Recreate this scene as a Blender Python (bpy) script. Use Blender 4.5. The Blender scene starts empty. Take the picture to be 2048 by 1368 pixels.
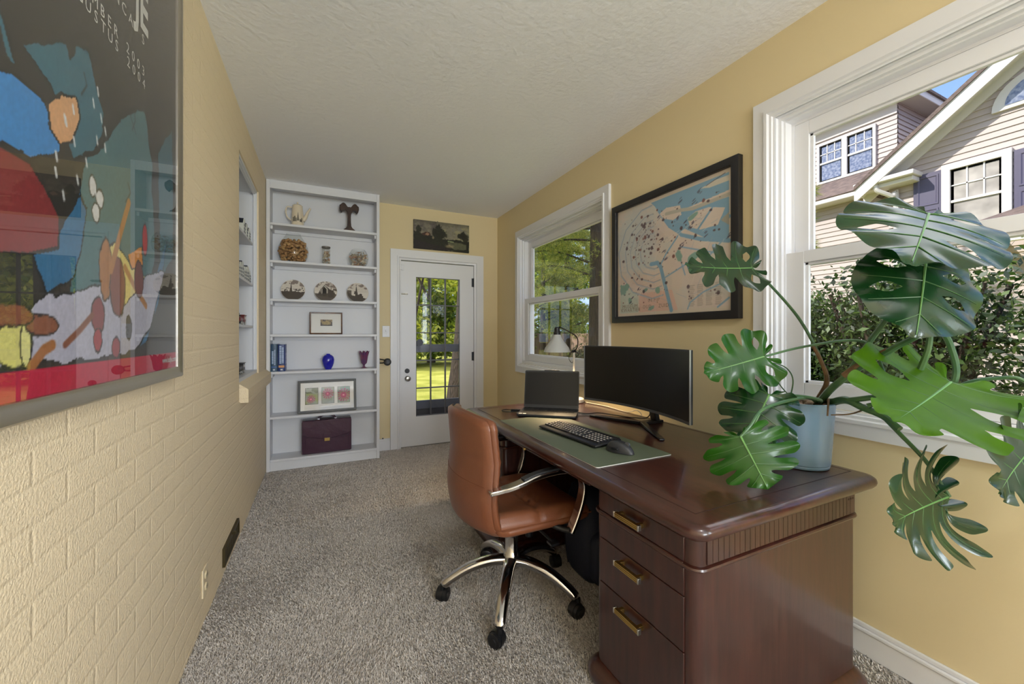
import bpy, bmesh, math, random
import numpy as np
from mathutils import Vector as Vec, Matrix
random.seed(7); RNG = np.random.default_rng(7)
C = bpy.context.scene.collection
PI = math.pi

# ------------------------------------------------------------------ camera
FPX, V0, VPX, CAMH = 796.0, 668.0, 645.0, 1.24
YAW = math.atan((1024 - VPX) / FPX)
SN, CS = math.sin(YAW), math.cos(YAW)
cd = bpy.data.cameras.new('camera'); cam = bpy.data.objects.new('camera', cd); C.objects.link(cam)
cam.location = (0, 0, CAMH); cam.rotation_euler = (PI / 2, 0, -YAW)
cd.sensor_fit = 'HORIZONTAL'; cd.sensor_width = 36; cd.lens = FPX / 2048 * 36
cd.shift_y = -(684 - V0) / 2048; cd.clip_start = .02; cd.clip_end = 300
bpy.context.scene.camera = cam
def ray(u, v):
    xr = (u - 1024) / FPX
    return Vec((xr * CS + SN, -xr * SN + CS, -(v - V0) / FPX))
O3 = Vec((0, 0, CAMH))
def W(u, v, d): return O3 + ray(u, v) * d            # surveyed point: direction and distance from the tripod
def onX(u, v, x): r = ray(u, v); return O3 + r * (x / r.x)
def onY(u, v, y): r = ray(u, v); return O3 + r * (y / r.y)
def onZ(u, v, z): r = ray(u, v); return O3 + r * ((z - CAMH) / r.z)

# ------------------------------------------------------------------ materials
def lin(c):
    return tuple(((x / 255) / 12.92 if x / 255 <= .04045 else ((x / 255 + .055) / 1.055) ** 2.4) for x in c)
def M(name, col, rough=.5, metal=0., spec=.5, coat=0., bump=None, var=None, sheen=0., trans=0., noise_stretch=None, attr=False, island=None):
    m = bpy.data.materials.new(name); m.use_nodes = True
    nt = m.node_tree; N = nt.nodes; L = nt.links
    b = N['Principled BSDF']
    c = lin(col) + (1,)
    b.inputs['Base Color'].default_value = c
    b.inputs['Roughness'].default_value = rough; b.inputs['Metallic'].default_value = metal
    b.inputs['Specular IOR Level'].default_value = spec; b.inputs['Coat Weight'].default_value = coat
    b.inputs['Coat Roughness'].default_value = .12
    if sheen: b.inputs['Sheen Weight'].default_value = sheen
    tc = N.new('ShaderNodeTexCoord'); src = tc.outputs['Object']
    if noise_stretch:
        mp = N.new('ShaderNodeMapping'); mp.inputs['Scale'].default_value = noise_stretch
        L.new(src, mp.inputs['Vector']); src = mp.outputs['Vector']
    if attr:
        at = N.new('ShaderNodeAttribute'); at.attribute_name = 'Col'; L.new(at.outputs['Color'], b.inputs['Base Color'])
    if var:
        sc, col2, det = var
        n = N.new('ShaderNodeTexNoise'); n.inputs['Scale'].default_value = sc; n.inputs['Detail'].default_value = det
        L.new(src, n.inputs['Vector'])
        rp = N.new('ShaderNodeValToRGB'); rp.color_ramp.elements[0].position = .35; rp.color_ramp.elements[1].position = .68
        rp.color_ramp.elements[0].color = c; rp.color_ramp.elements[1].color = lin(col2) + (1,)
        L.new(n.outputs['Fac'], rp.inputs['Fac']); L.new(rp.outputs['Color'], b.inputs['Base Color'])
    if island:
        g = N.new('ShaderNodeNewGeometry'); rp = N.new('ShaderNodeValToRGB'); cr = rp.color_ramp
        cr.elements[0].color = c; cr.elements[1].color = lin(island[-1]) + (1,)
        for i, k in enumerate(island[:-1]):
            e = cr.elements.new((i + 1) / len(island)); e.color = lin(k) + (1,)
        L.new(g.outputs['Random Per Island'], rp.inputs['Fac']); L.new(rp.outputs['Color'], b.inputs['Base Color'])
    if bump:
        sc, st, det = bump[:3]
        n2 = N.new('ShaderNodeTexNoise'); n2.inputs['Scale'].default_value = sc; n2.inputs['Detail'].default_value = det
        L.new(src, n2.inputs['Vector'])
        bp = N.new('ShaderNodeBump'); bp.inputs['Strength'].default_value = st; bp.inputs['Distance'].default_value = bump[3] if len(bump) > 3 else .004
        L.new(n2.outputs['Fac'], bp.inputs['Height']); L.new(bp.outputs['Normal'], b.inputs['Normal'])
    if trans:
        tr = N.new('ShaderNodeBsdfTranslucent'); mx = N.new('ShaderNodeMixShader'); mx.inputs[0].default_value = trans
        bc = b.inputs['Base Color']
        if bc.is_linked:
            hs = N.new('ShaderNodeHueSaturation'); hs.inputs['Value'].default_value = 1.8; hs.inputs['Saturation'].default_value = 1.15
            L.new(bc.links[0].from_socket, hs.inputs['Color']); L.new(hs.outputs['Color'], tr.inputs['Color'])
        else:
            tr.inputs['Color'].default_value = tuple(min(1, x * 2.6) for x in c[:3]) + (1,)
        out = N['Material Output']
        L.new(b.outputs[0], mx.inputs[1]); L.new(tr.outputs[0], mx.inputs[2]); L.new(mx.outputs[0], out.inputs['Surface'])
    return m
def glassmat(name, tint=(1, 1, 1), ior=1.5, boost=1.0):
    m = bpy.data.materials.new(name); m.use_nodes = True; nt = m.node_tree; N = nt.nodes; L = nt.links
    N.remove(N['Principled BSDF'])
    t = N.new('ShaderNodeBsdfTransparent'); t.inputs['Color'].default_value = tint + (1,)
    g = N.new('ShaderNodeBsdfGlossy'); g.inputs['Roughness'].default_value = .0
    f = N.new('ShaderNodeFresnel'); f.inputs['IOR'].default_value = ior
    ge = N.new('ShaderNodeNewGeometry'); iv = N.new('ShaderNodeMath'); iv.operation = 'SUBTRACT'; iv.inputs[0].default_value = boost; iv.use_clamp = False
    bk = N.new('ShaderNodeMath'); bk.operation = 'MULTIPLY'; bk.inputs[1].default_value = boost; L.new(ge.outputs['Backfacing'], bk.inputs[0]); L.new(bk.outputs[0], iv.inputs[1])
    ml = N.new('ShaderNodeMath'); ml.operation = 'MULTIPLY'; ml.use_clamp = True; L.new(f.outputs[0], ml.inputs[0]); L.new(iv.outputs[0], ml.inputs[1])
    mx = N.new('ShaderNodeMixShader'); L.new(ml.outputs[0], mx.inputs[0])
    L.new(t.outputs[0], mx.inputs[1]); L.new(g.outputs[0], mx.inputs[2]); L.new(mx.outputs[0], N['Material Output'].inputs['Surface'])
    return m
def emit(name, col, s):
    m = bpy.data.materials.new(name); m.use_nodes = True; b = m.node_tree.nodes['Principled BSDF']
    b.inputs['Emission Color'].default_value = lin(col) + (1,); b.inputs['Emission Strength'].default_value = s; b.inputs['Base Color'].default_value = lin(col) + (1,)
    return m

def brickmat():
    m = M('painted_brick', (235, 217, 184), .55, spec=.3); nt = m.node_tree; N = nt.nodes; L = nt.links; b = N['Principled BSDF']
    tc = N.new('ShaderNodeTexCoord'); sp = N.new('ShaderNodeSeparateXYZ'); cb = N.new('ShaderNodeCombineXYZ')
    g = N.new('ShaderNodeNewGeometry'); L.new(g.outputs['Position'], sp.inputs[0])
    nz = N.new('ShaderNodeTexNoise'); nz.inputs['Scale'].default_value = 7; nz.inputs['Detail'].default_value = 2; L.new(g.outputs['Position'], nz.inputs['Vector'])
    wob = N.new('ShaderNodeMath'); wob.operation = 'MULTIPLY_ADD'; wob.inputs[1].default_value = .008; L.new(nz.outputs['Fac'], wob.inputs[0]); L.new(sp.outputs['Z'], wob.inputs[2])
    ax = N.new('ShaderNodeMath'); ax.operation = 'ADD'; L.new(sp.outputs['Y'], ax.inputs[0]); L.new(sp.outputs['X'], ax.inputs[1])
    L.new(ax.outputs[0], cb.inputs[0]); ph_ = N.new('ShaderNodeMath'); ph_.operation = 'ADD'; ph_.inputs[1].default_value = -.029; L.new(wob.outputs[0], ph_.inputs[0]); L.new(ph_.outputs[0], cb.inputs[1])
    br = N.new('ShaderNodeTexBrick'); br.offset = .5; br.inputs['Scale'].default_value = 1
    br.inputs['Brick Width'].default_value = .2135; br.inputs['Row Height'].default_value = .0675
    br.inputs['Mortar Size'].default_value = .009; br.inputs['Mortar Smooth'].default_value = 1.
    L.new(cb.outputs[0], br.inputs['Vector'])
    n1 = N.new('ShaderNodeTexNoise'); n1.inputs['Scale'].default_value = 150; n1.inputs['Detail'].default_value = 3; L.new(g.outputs['Position'], n1.inputs['Vector'])
    mth = N.new('ShaderNodeMath'); mth.operation = 'MULTIPLY_ADD'; mth.inputs[1].default_value = -.55
    L.new(br.outputs['Fac'], mth.inputs[0]); 
    ms = N.new('ShaderNodeMath'); ms.operation = 'MULTIPLY'; ms.inputs[1].default_value = 1.0; L.new(n1.outputs['Fac'], ms.inputs[0]); L.new(ms.outputs[0], mth.inputs[2])
    bp = N.new('ShaderNodeBump'); bp.inputs['Strength'].default_value = .6; bp.inputs['Distance'].default_value = .005
    L.new(mth.outputs[0], bp.inputs['Height']); L.new(bp.outputs[0], b.inputs['Normal'])
    return m
def carpetmat():
    m = M('carpet_backing', (168, 158, 148), .95, spec=.1, sheen=.3); nt = m.node_tree; N = nt.nodes; L = nt.links; b = N['Principled BSDF']
    g = N.new('ShaderNodeNewGeometry')
    vo = N.new('ShaderNodeTexVoronoi'); vo.inputs['Scale'].default_value = 150; L.new(g.outputs['Position'], vo.inputs['Vector'])
    n = N.new('ShaderNodeTexNoise'); n.inputs['Scale'].default_value = 110; n.inputs['Detail'].default_value = 4; L.new(g.outputs['Position'], n.inputs['Vector'])
    n3 = N.new('ShaderNodeTexNoise'); n3.inputs['Scale'].default_value = 3.5; n3.inputs['Detail'].default_value = 4; L.new(g.outputs['Position'], n3.inputs['Vector'])
    r = N.new('ShaderNodeValToRGB'); r.color_ramp.elements[0].position = .36; r.color_ramp.elements[1].position = .66
    r.color_ramp.elements[0].color = lin((140, 132, 125)) + (1,); r.color_ramp.elements[1].color = lin((236, 230, 222)) + (1,)
    L.new(n.outputs['Fac'], r.inputs['Fac'])
    r3 = N.new('ShaderNodeValToRGB'); r3.color_ramp.elements[0].position = .3; r3.color_ramp.elements[1].position = .7
    r3.color_ramp.elements[0].color = (.82, .82, .82, 1); r3.color_ramp.elements[1].color = (1, 1, 1, 1); L.new(n3.outputs['Fac'], r3.inputs['Fac'])
    mx = N.new('ShaderNodeMix'); mx.data_type = 'RGBA'; mx.blend_type = 'MULTIPLY'; mx.inputs[0].default_value = 1
    L.new(r.outputs['Color'], mx.inputs[6]); L.new(r3.outputs['Color'], mx.inputs[7]); L.new(mx.outputs[2], b.inputs['Base Color'])
    ad = N.new('ShaderNodeMath'); ad.operation = 'ADD'; L.new(vo.outputs['Distance'], ad.inputs[0]); L.new(n.outputs['Fac'], ad.inputs[1])
    bp = N.new('ShaderNodeBump'); bp.inputs['Strength'].default_value = 1; bp.inputs['Distance'].default_value = .008
    L.new(ad.outputs[0], bp.inputs['Height']); L.new(bp.outputs[0], b.inputs['Normal'])
    return m

m_brick = brickmat(); m_carpet = carpetmat()
m_yellow = M('yellow_wall_paint', (221, 204, 163), .6, spec=.25, bump=(90, .08, 3))
m_ceil = M('textured_ceiling_paint', (244, 246, 252), .8, spec=.2, bump=(36, .5, 5, .007), noise_stretch=(1, 1, 1))
m_white = M('white_trim_paint', (226, 226, 229), .35, spec=.4)
m_shelf = M('white_shelf_paint', (220, 221, 225), .4, spec=.4)
m_pile = M('carpet_fibre', (176, 168, 160), .9, spec=.1, island=[(196, 188, 181), (210, 203, 196), (224, 217, 211)])
m_glass = glassmat('window_glass'); m_pglass = glassmat('picture_glass', ior=1.5, boost=1.4)
m_jar = glassmat('jar_glass', (.97, .975, .97), 1.4)
m_alu = M('brushed_silver_frame', (196, 190, 178), .32, .9, bump=(120, .05, 2))
m_chrome = M('polished_aluminium', (215, 212, 210), .12, 1.)
m_black = M('black_plastic', (22, 22, 24), .38)
m_dark = M('dark_grey_plastic', (44, 45, 48), .45)
m_blackwood = M('black_frame_wood', (26, 25, 28), .42, bump=(60, .1, 3))
m_wood = M('mahogany', (68, 33, 24), .28, coat=.55, var=(7, (48, 22, 17), 6), noise_stretch=(7, .7, 7), bump=(40, .03, 3))
m_woodv = M('mahogany_upright_grain', (64, 33, 26), .32, coat=.45, var=(7, (46, 22, 18), 6), noise_stretch=(7, 7, .6), bump=(40, .03, 3))
m_groove = M('dark_wood_groove', (40, 14, 9), .6)
m_leather = M('tan_leather', (128, 78, 52), .36, coat=.15, var=(3, (112, 65, 43), 4), bump=(160, .16, 3, .003))
m_brass = M('antique_brass', (190, 160, 96), .3, 1.)
m_pewter = M('pewter_end', (188, 184, 176), .3, 1.)
m_screen = M('monitor_screen', (10, 10, 11), .34, spec=.5)
m_lscreen = M('laptop_screen', (14, 14, 15), .38, spec=.4)
m_mat = M('green_leather_mat', (90, 99, 80), .5, bump=(300, .1, 2, .001))
m_matedge = M('mat_edge', (214, 214, 208), .5)
m_key = M('keycap', (42, 41, 42), .32)
m_legend = M('key_legend', (222, 212, 200), .5)
m_pot = M('blue_grey_ceramic', (130, 160, 194), .22, coat=.35)
m_soil = M('potting_soil', (74, 58, 46), .9, var=(60, (150, 126, 104), 3), bump=(60, 1, 3, .01))
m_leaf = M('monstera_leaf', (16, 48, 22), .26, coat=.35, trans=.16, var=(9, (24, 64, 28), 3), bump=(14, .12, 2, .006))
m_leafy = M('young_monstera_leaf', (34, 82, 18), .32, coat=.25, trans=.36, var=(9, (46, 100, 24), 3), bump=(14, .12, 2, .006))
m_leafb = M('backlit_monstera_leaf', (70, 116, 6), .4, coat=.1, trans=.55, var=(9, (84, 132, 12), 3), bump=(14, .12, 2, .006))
m_vein = M('leaf_vein', (66, 104, 52), .4)
m_rib = M('leaf_midrib', (104, 150, 84), .4)
m_stem = M('green_stem', (62, 98, 66), .4, var=(20, (84, 116, 74), 2))
m_bark = M('brown_sheath', (128, 96, 66), .7, var=(30, (88, 68, 48), 2))
m_lampw = M('white_lamp_enamel', (232, 230, 224), .35)
m_shade = M('grey_lampshade', (176, 178, 178), .4)
m_paper = M('white_paper', (234, 233, 230), .8)
m_attr = M('painted_picture', (255, 255, 255), .55, spec=.3, attr=True)
m_plate = M('glazed_plate', (255, 255, 255), .15, coat=.5, attr=True)
m_cork = M('cork', (196, 152, 104), .85, var=(90, (140, 100, 60), 3), island=None)
m_bluevase = M('cobalt_glaze', (18, 22, 172), .08, coat=.8)
m_purple = M('purple_carnival_glass', (92, 58, 104), .12, coat=.6, var=(18, (128, 58, 82), 3))
m_brownwood = M('carved_dark_wood', (60, 45, 38), .5, var=(14, (80, 60, 50), 3))
m_cream = M('cream_glaze', (230, 216, 190), .25, coat=.4)
m_print = M('transfer_print', (52, 48, 44), .5)
m_brief = M('oxblood_leather', (72, 44, 62), .24, coat=.8, bump=(10, .25, 3, .02))
m_frameb = M('tortoise_frame', (74, 44, 26), .35, var=(40, (112, 72, 38), 3))
m_frameg = M('charcoal_frame', (70, 70, 68), .45)
m_navy = M('navy_nylon', (22, 26, 44), .7, bump=(200, .2, 2))
m_register = M('bronze_register', (78, 68, 44), .4, .6)
m_registerd = M('register_slot', (22, 19, 14), .8)
m_cable = M('black_cable', (20, 20, 20), .5)
m_cablew = M('white_cable', (222, 216, 204), .5)

# ------------------------------------------------------------------ mesh builder
class B:
    def __init__(s): s.bm = bmesh.new(); s.mi = 0
    def v(s, p): return s.bm.verts.new(p)
    def f(s, vs, mi=None):
        try: fc = s.bm.faces.new(vs)
        except ValueError: return None
        fc.material_index = s.mi if mi is None else mi; return fc
    def box(s, x0, x1, y0, y1, z0, z1, mat=None):
        p = [Vec((x, y, z)) for x in (x0, x1) for y in (y0, y1) for z in (z0, z1)]
        if mat is not None: p = [mat @ q for q in p]
        w = [s.v(q) for q in p]
        for i in ((0, 1, 3, 2), (4, 6, 7, 5), (0, 4, 5, 1), (2, 3, 7, 6), (0, 2, 6, 4), (1, 5, 7, 3)): s.f([w[k] for k in i])
        return s
    def loft(s, loops, cap0=True, cap1=True, closed=True):
        R = [[s.v(p) for p in lp] for lp in loops]; n = len(R[0])
        for a, b in zip(R, R[1:]):
            for i in range(n if closed else n - 1): s.f([a[i], a[(i + 1) % n], b[(i + 1) % n], b[i]])
        if cap0 and closed: s.f(list(reversed(R[0])))
        if cap1 and closed: s.f(R[-1])
        return s
    def lathe(s, prof, c=(0, 0, 0), n=28, sy=1., cap=True):
        return s.loft([[Vec((c[0] + max(r, .0004) * math.cos(2 * PI * i / n), c[1] + sy * max(r, .0004) * math.sin(2 * PI * i / n), c[2] + z)) for i in range(n)] for r, z in prof], cap, cap)
    def tube(s, path, r, n=8, cap=True):
        path = [Vec(p) for p in path]; m = len(path)
        rs = r if isinstance(r, (list, tuple)) else [r] * m
        t0 = (path[1] - path[0]).normalized(); up = Vec((0, 0, 1)) if abs(t0.z) < .9 else Vec((1, 0, 0))
        a = t0.cross(up).normalized(); loops = []
        for i in range(m):
            t = (path[min(i + 1, m - 1)] - path[max(i - 1, 0)]).normalized()
            a = (a - t * a.dot(t)).normalized(); b = t.cross(a)
            loops.append([path[i] + (a * math.cos(2 * PI * k / n) + b * math.sin(2 * PI * k / n)) * rs[i] for k in range(n)])
        return s.loft(loops, cap, cap)
    def cyl(s, p0, p1, r0, r1=None, n=20): return s.tube([p0, p1], [r0, r0 if r1 is None else r1], n)
    def band(s, path, wv, w, t):
        path = [Vec(p) for p in path]; wv = Vec(wv).normalized(); loops = []; m = len(path)
        ws = w if isinstance(w, (list, tuple)) else [w] * m
        for i in range(m):
            d = (path[min(i + 1, m - 1)] - path[max(i - 1, 0)]).normalized(); nn = d.cross(wv).normalized()
            loops.append([path[i] + wv * (a * ws[i] / 2) + nn * (b * t / 2) for a, b in ((-1, -1), (1, -1), (1, 1), (-1, 1))])
        return s.loft(loops)
    def grid(s, fn, nu, nv):
        R = [[s.v(fn(i / nu, j / nv)) for i in range(nu + 1)] for j in range(nv + 1)]
        for j in range(nv):
            for i in range(nu): s.f([R[j][i], R[j][i + 1], R[j + 1][i + 1], R[j + 1][i]])
        return R
    def frame(s, a0, a1, b0, b1, prof, mp, open_bottom=False):
        """mitred frame: prof = [(inset, height)], mp(a, b, h) -> point"""
        loops = []
        for i, h in prof:
            if open_bottom: q = [(a0 + i, b0), (a0 + i, b1 - i), (a1 - i, b1 - i), (a1 - i, b0)]
            else: q = [(a0 + i, b0 + i), (a0 + i, b1 - i), (a1 - i, b1 - i), (a1 - i, b0 + i)]
            loops.append([s.v(mp(a, b, h)) for a, b in q])
        for l0, l1 in zip(loops, loops[1:]):
            for k in range(3 if open_bottom else 4): s.f([l0[k], l0[(k + 1) % 4], l1[(k + 1) % 4], l1[k]])
        return s
    def prism(s, pts, mp, h0, h1):
        a = [s.v(mp(x, y, h0)) for x, y in pts]; b = [s.v(mp(x, y, h1)) for x, y in pts]; n = len(pts)
        s.f(list(reversed(a))); s.f(b)
        for i in range(n): s.f([a[i], a[(i + 1) % n], b[(i + 1) % n], b[i]])
        return s
    def sphere(s, c, r, n=12, m=8, sx=1, sy=1, sz=1, mat=None):
        c = Vec(c)
        def pt(i, j):
            th = 2 * PI * i / n; ph = -PI / 2 + PI * j / m
            q = Vec((sx * r * math.cos(ph) * math.cos(th), sy * r * math.cos(ph) * math.sin(th), sz * r * math.sin(ph)))
            return c + (mat @ q if mat is not None else q)
        rows = [[s.v(pt(i, j)) for i in range(n)] for j in range(1, m)]
        bot, top = s.v(pt(0, 0)), s.v(pt(0, m))
        for i in range(n):
            s.f([bot, rows[0][(i + 1) % n], rows[0][i]]); s.f([top, rows[-1][i], rows[-1][(i + 1) % n]])
            for j in range(m - 2): s.f([rows[j][i], rows[j][(i + 1) % n], rows[j + 1][(i + 1) % n], rows[j + 1][i]])
        return s

ROOTM = {}
def rootm(o):
    while o.parent is not None: o = o.parent
    return ROOTM.get(o.name, Matrix.Identity(4))
def obj(name, b, mats, parent=None, smooth=True, bevel=0, subsurf=0, solid=0, local=False, ang=.7, seg=2, recalc=True):
    bm = b.bm
    if recalc: bmesh.ops.recalc_face_normals(bm, faces=bm.faces)
    if not local and parent is not None:
        bmesh.ops.transform(bm, matrix=rootm(parent).inverted(), verts=bm.verts)
    off = None
    if parent is None:
        xs = [v.co for v in bm.verts]
        off = Vec(((min(p.x for p in xs) + max(p.x for p in xs)) / 2, (min(p.y for p in xs) + max(p.y for p in xs)) / 2, min(p.z for p in xs)))
        bmesh.ops.translate(bm, vec=-off, verts=bm.verts)
    if smooth:
        for fc in bm.faces: fc.smooth = True
        for e in bm.edges:
            if len(e.link_faces) == 2 and e.calc_face_angle(0) > ang: e.smooth = False
    me = bpy.data.meshes.new(name); bm.to_mesh(me); bm.free()
    for m in (mats if isinstance(mats, (list, tuple)) else [mats]): me.materials.append(m)
    o = bpy.data.objects.new(name, me); C.objects.link(o)
    if off is not None: o.location = off; ROOTM[o.name] = Matrix.Translation(off)
    if parent is not None: o.parent = parent
    if solid: md = o.modifiers.new('solid', 'SOLIDIFY'); md.thickness = solid; md.offset = 0
    if subsurf: md = o.modifiers.new('sub', 'SUBSURF'); md.levels = md.render_levels = subsurf
    if bevel:
        md = o.modifiers.new('bev', 'BEVEL'); md.width = bevel; md.segments = seg; md.limit_method = 'ANGLE'; md.angle_limit = .7
    return o
def tag(o, label, cat, group=None, kind=None):
    o['label'] = label; o['category'] = cat
    if group: o['group'] = group
    o['kind'] = kind or 'thing'
    return o
def thing(name, label, cat, loc=(0, 0, 0), rz=0., group=None):
    o = bpy.data.objects.new(name, None); C.objects.link(o); o.location = loc; o.rotation_euler = (0, 0, rz)
    o.empty_display_size = .1
    ROOTM[o.name] = Matrix.Translation(Vec(loc)) @ Matrix.Rotation(rz, 4, 'Z')
    return tag(o, label, cat, group)
def struct(name, b, mats, parent=None, **k):
    o = obj(name, b, mats, parent, **k)
    if parent is None: o['kind'] = 'structure'
    return o
def sroot(name, loc):
    o = bpy.data.objects.new(name, None); C.objects.link(o); o.location = loc; ROOTM[o.name] = Matrix.Translation(Vec(loc)); o['kind'] = 'structure'; return o
def copy_tree(o, label=None, parent=None):
    c = o.copy(); C.objects.link(c)
    if parent is not None: c.parent = parent
    if label: c['label'] = label
    for ch in list(o.children): copy_tree(ch, None, c)
    return c
def text_mesh(txt, size, b, mp, space=1.0, align='LEFT', mi=0, off=0.0):
    cu = bpy.data.curves.new('t', 'FONT'); cu.body = txt; cu.size = size; cu.space_character = space; cu.align_x = align; cu.resolution_u = 2
    cu.offset = off
    o = bpy.data.objects.new('t', cu); C.objects.link(o)
    me = bpy.data.meshes.new_from_object(o.evaluated_get(bpy.context.evaluated_depsgraph_get()))
    bpy.data.objects.remove(o); bpy.data.curves.remove(cu)
    vs = [b.v(mp(v.co.x, v.co.y)) for v in me.vertices]
    for p in me.polygons: b.f([vs[i] for i in p.vertices], mi)
    bpy.data.meshes.remove(me)
def ctrom(pts, n=8):
    pts = [Vec(p) for p in pts]; out = []; P = [pts[0] * 2 - pts[1]] + pts + [pts[-1] * 2 - pts[-2]]
    for i in range(1, len(P) - 2):
        p0, p1, p2, p3 = P[i - 1:i + 3]
        for k in range(n):
            t = k / n
            out.append(.5 * ((2 * p1) + (p2 - p0) * t + (2 * p0 - 5 * p1 + 4 * p2 - p3) * t * t + (3 * p1 - p0 - 3 * p2 + p3) * t ** 3))
    return out + [pts[-1]]

# ------------------------------------------------------------------ painted canvases
def vnoise(x, y, seed=0):
    xi, yi = np.floor(x).astype(int), np.floor(y).astype(int); fx, fy = x - xi, y - yi
    fx, fy = fx * fx * (3 - 2 * fx), fy * fy * (3 - 2 * fy)
    def h(a, b): return np.modf(np.abs(np.sin(a * 127.1 + b * 311.7 + seed * 74.7) * 43758.5453))[0]
    return (h(xi, yi) * (1 - fx) + h(xi + 1, yi) * fx) * (1 - fy) + (h(xi, yi + 1) * (1 - fx) + h(xi + 1, yi + 1) * fx) * fy
def fbm(x, y, o=4, seed=0): return sum(vnoise(x * 2 ** i, y * 2 ** i, seed + i) / 2 ** (i + 1) for i in range(o))
class Paint:
    def __init__(s, w, h, nx, ny, bg):
        s.w, s.h, s.nx, s.ny = w, h, nx, ny
        s.X, s.Y = np.meshgrid(np.linspace(0, w, nx), np.linspace(0, h, ny))
        s.C = np.ones((ny, nx, 3)) * np.array(bg, float)
    def put(s, m, col, a=1.):
        m = np.clip(m, 0, 1)[..., None] * a; s.C = s.C * (1 - m) + np.array(col, float) * m
    def poly(s, pts, col, jit=0, js=30, seed=0, a=1.):
        X, Y = s.X, s.Y
        if jit: X = X + jit * (fbm(X * js, Y * js, 3, seed) - .45) * 2; Y = Y + jit * (fbm(X * js + 9, Y * js + 5, 3, seed + 3) - .45) * 2
        ins = np.zeros(X.shape, bool); n = len(pts)
        for i in range(n):
            (x0, y0), (x1, y1) = pts[i], pts[(i + 1) % n]
            c = ((y0 > Y) != (y1 > Y)); 
            with np.errstate(divide='ignore', invalid='ignore'): xc = (x1 - x0) * (Y - y0) / (y1 - y0 + 1e-12) + x0
            ins ^= c & (X < xc)
        s.put(ins.astype(float), col, a)
    def line(s, pts, w, col, a=1.):
        d = np.full(s.X.shape, 9.)
        for (x0, y0), (x1, y1) in zip(pts, pts[1:]):
            L2 = (x1 - x0) ** 2 + (y1 - y0) ** 2 + 1e-12
            t = np.clip(((s.X - x0) * (x1 - x0) + (s.Y - y0) * (y1 - y0)) / L2, 0, 1)
            d = np.minimum(d, np.hypot(s.X - x0 - t * (x1 - x0), s.Y - y0 - t * (y1 - y0)))
        px = s.w / s.nx
        s.put((w / 2 + px / 2 - d) / px, col, a)
    def ell(s, cx, cy, rx, ry, col, soft=.1, a=1., jit=0, rot=0):
        dx, dy = s.X - cx, s.Y - cy; c, q = math.cos(rot), math.sin(rot)
        r = np.hypot((dx * c + dy * q) / rx, (-dx * q + dy * c) / ry)
        if jit: r = r + jit * (fbm(s.X * 60, s.Y * 60, 3, int(cx * 999)) - .45)
        s.put((1 - r) / soft + .5, col, a)
    def build(s, name, mp, mat, parent, mask=None):
        b = B(); me = bpy.data.meshes.new(name)
        Mi = rootm(parent).inverted(); X, Y = s.X.ravel(), s.Y.ravel()
        o0, ex, ey = Mi @ Vec(mp(0, 0)), None, None
        ex = (Mi @ Vec(mp(1, 0))) - o0; ey = (Mi @ Vec(mp(0, 1))) - o0
        P = np.array(o0)[None] + X[:, None] * np.array(ex)[None] + Y[:, None] * np.array(ey)[None]
        idx = np.arange(s.nx * s.ny).reshape(s.ny, s.nx)
        F = np.stack([idx[:-1, :-1], idx[:-1, 1:], idx[1:, 1:], idx[1:, :-1]], -1).reshape(-1, 4)
        if mask is not None:
            mk = mask(s.X, s.Y).ravel(); F = F[mk[F].all(1)]
        me.from_pydata(P.tolist(), [], F.tolist())
        ca = me.color_attributes.new('Col', 'FLOAT_COLOR', 'POINT')
        c = np.clip(s.C.reshape(-1, 3) / 255, 0, 1); c = np.where(c <= .04045, c / 12.92, ((c + .055) / 1.055) ** 2.4)
        ca.data.foreach_set('color', np.concatenate([c, np.ones((len(c), 1))], 1).astype(np.float32).ravel())
        me.materials.append(mat); o = bpy.data.objects.new(name, me); C.objects.link(o); o.parent = parent
        return o

# ================================================================== THE ROOM
XL, XR, YE, YB, ZC = -.46, 1.90, 4.40, -4.2, 2.63
NY0, NY1, NZ0, NZ1 = 2.91, 3.73, .936, 2.37        # wall niche
WZ0, WZ1 = .836, 2.335                            # both windows, outer casing
WINS = [(2.31, 3.865), (-.33, 1.235), (-2.7, -.75)]
CW = .095
struct('floor', B().box(XL - .5, XR + .16, YB - .16, YE + .1, -.12, 0), m_carpet)
struct('ceiling', B().box(XL - .5, XR + .16, YB - .16, YE + .16, ZC, ZC + .2), m_ceil)
b = B()
b.box(XL - .32, XL, YB - .16, NY0, 0, ZC); b.box(XL - .32, XL, NY1, YE + .16, 0, ZC)
b.box(XL - .32, XL, NY0, NY1, 0, .82); b.box(XL - .32, XL, NY0, NY1, NZ1, ZC)
b.loft([[Vec((XL - .32, yy, .813)), Vec((XL + .044, yy, .813)), Vec((XL + .044, yy, .895)), Vec((XL - .012, yy, .936)), Vec((XL - .32, yy, .936))] for yy in (2.943, 4.150)])
struct('wall_left', b, m_brick, smooth=False)
b = B(); ys = YB - .16
for y0, y1 in sorted(WINS):
    b.box(XR, XR + .16, ys, y0 + CW, 0, ZC)
    b.box(XR, XR + .16, y0 + CW, y1 - CW, 0, WZ0 + CW); b.box(XR, XR + .16, y0 + CW, y1 - CW, WZ1 - CW, ZC); ys = y1 - CW
b.box(XR, XR + .16, ys, YE + .16, 0, ZC)
struct('wall_right', b, m_yellow, smooth=False)
DX0, DX1, DZ = .768, 1.597, 2.036
b = B(); b.box(XL, DX0 - .02, YE, YE + .16, 0, ZC); b.box(DX1 + .02, XR, YE, YE + .16, 0, ZC); b.box(DX0 - .02, DX1 + .02, YE, YE + .16, DZ + .02, ZC)
struct('wall_end', b, m_yellow, smooth=False)
b = B(); bx0, bx1, bz0, bz1 = -.1, 1.6, .7, 2.3
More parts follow.
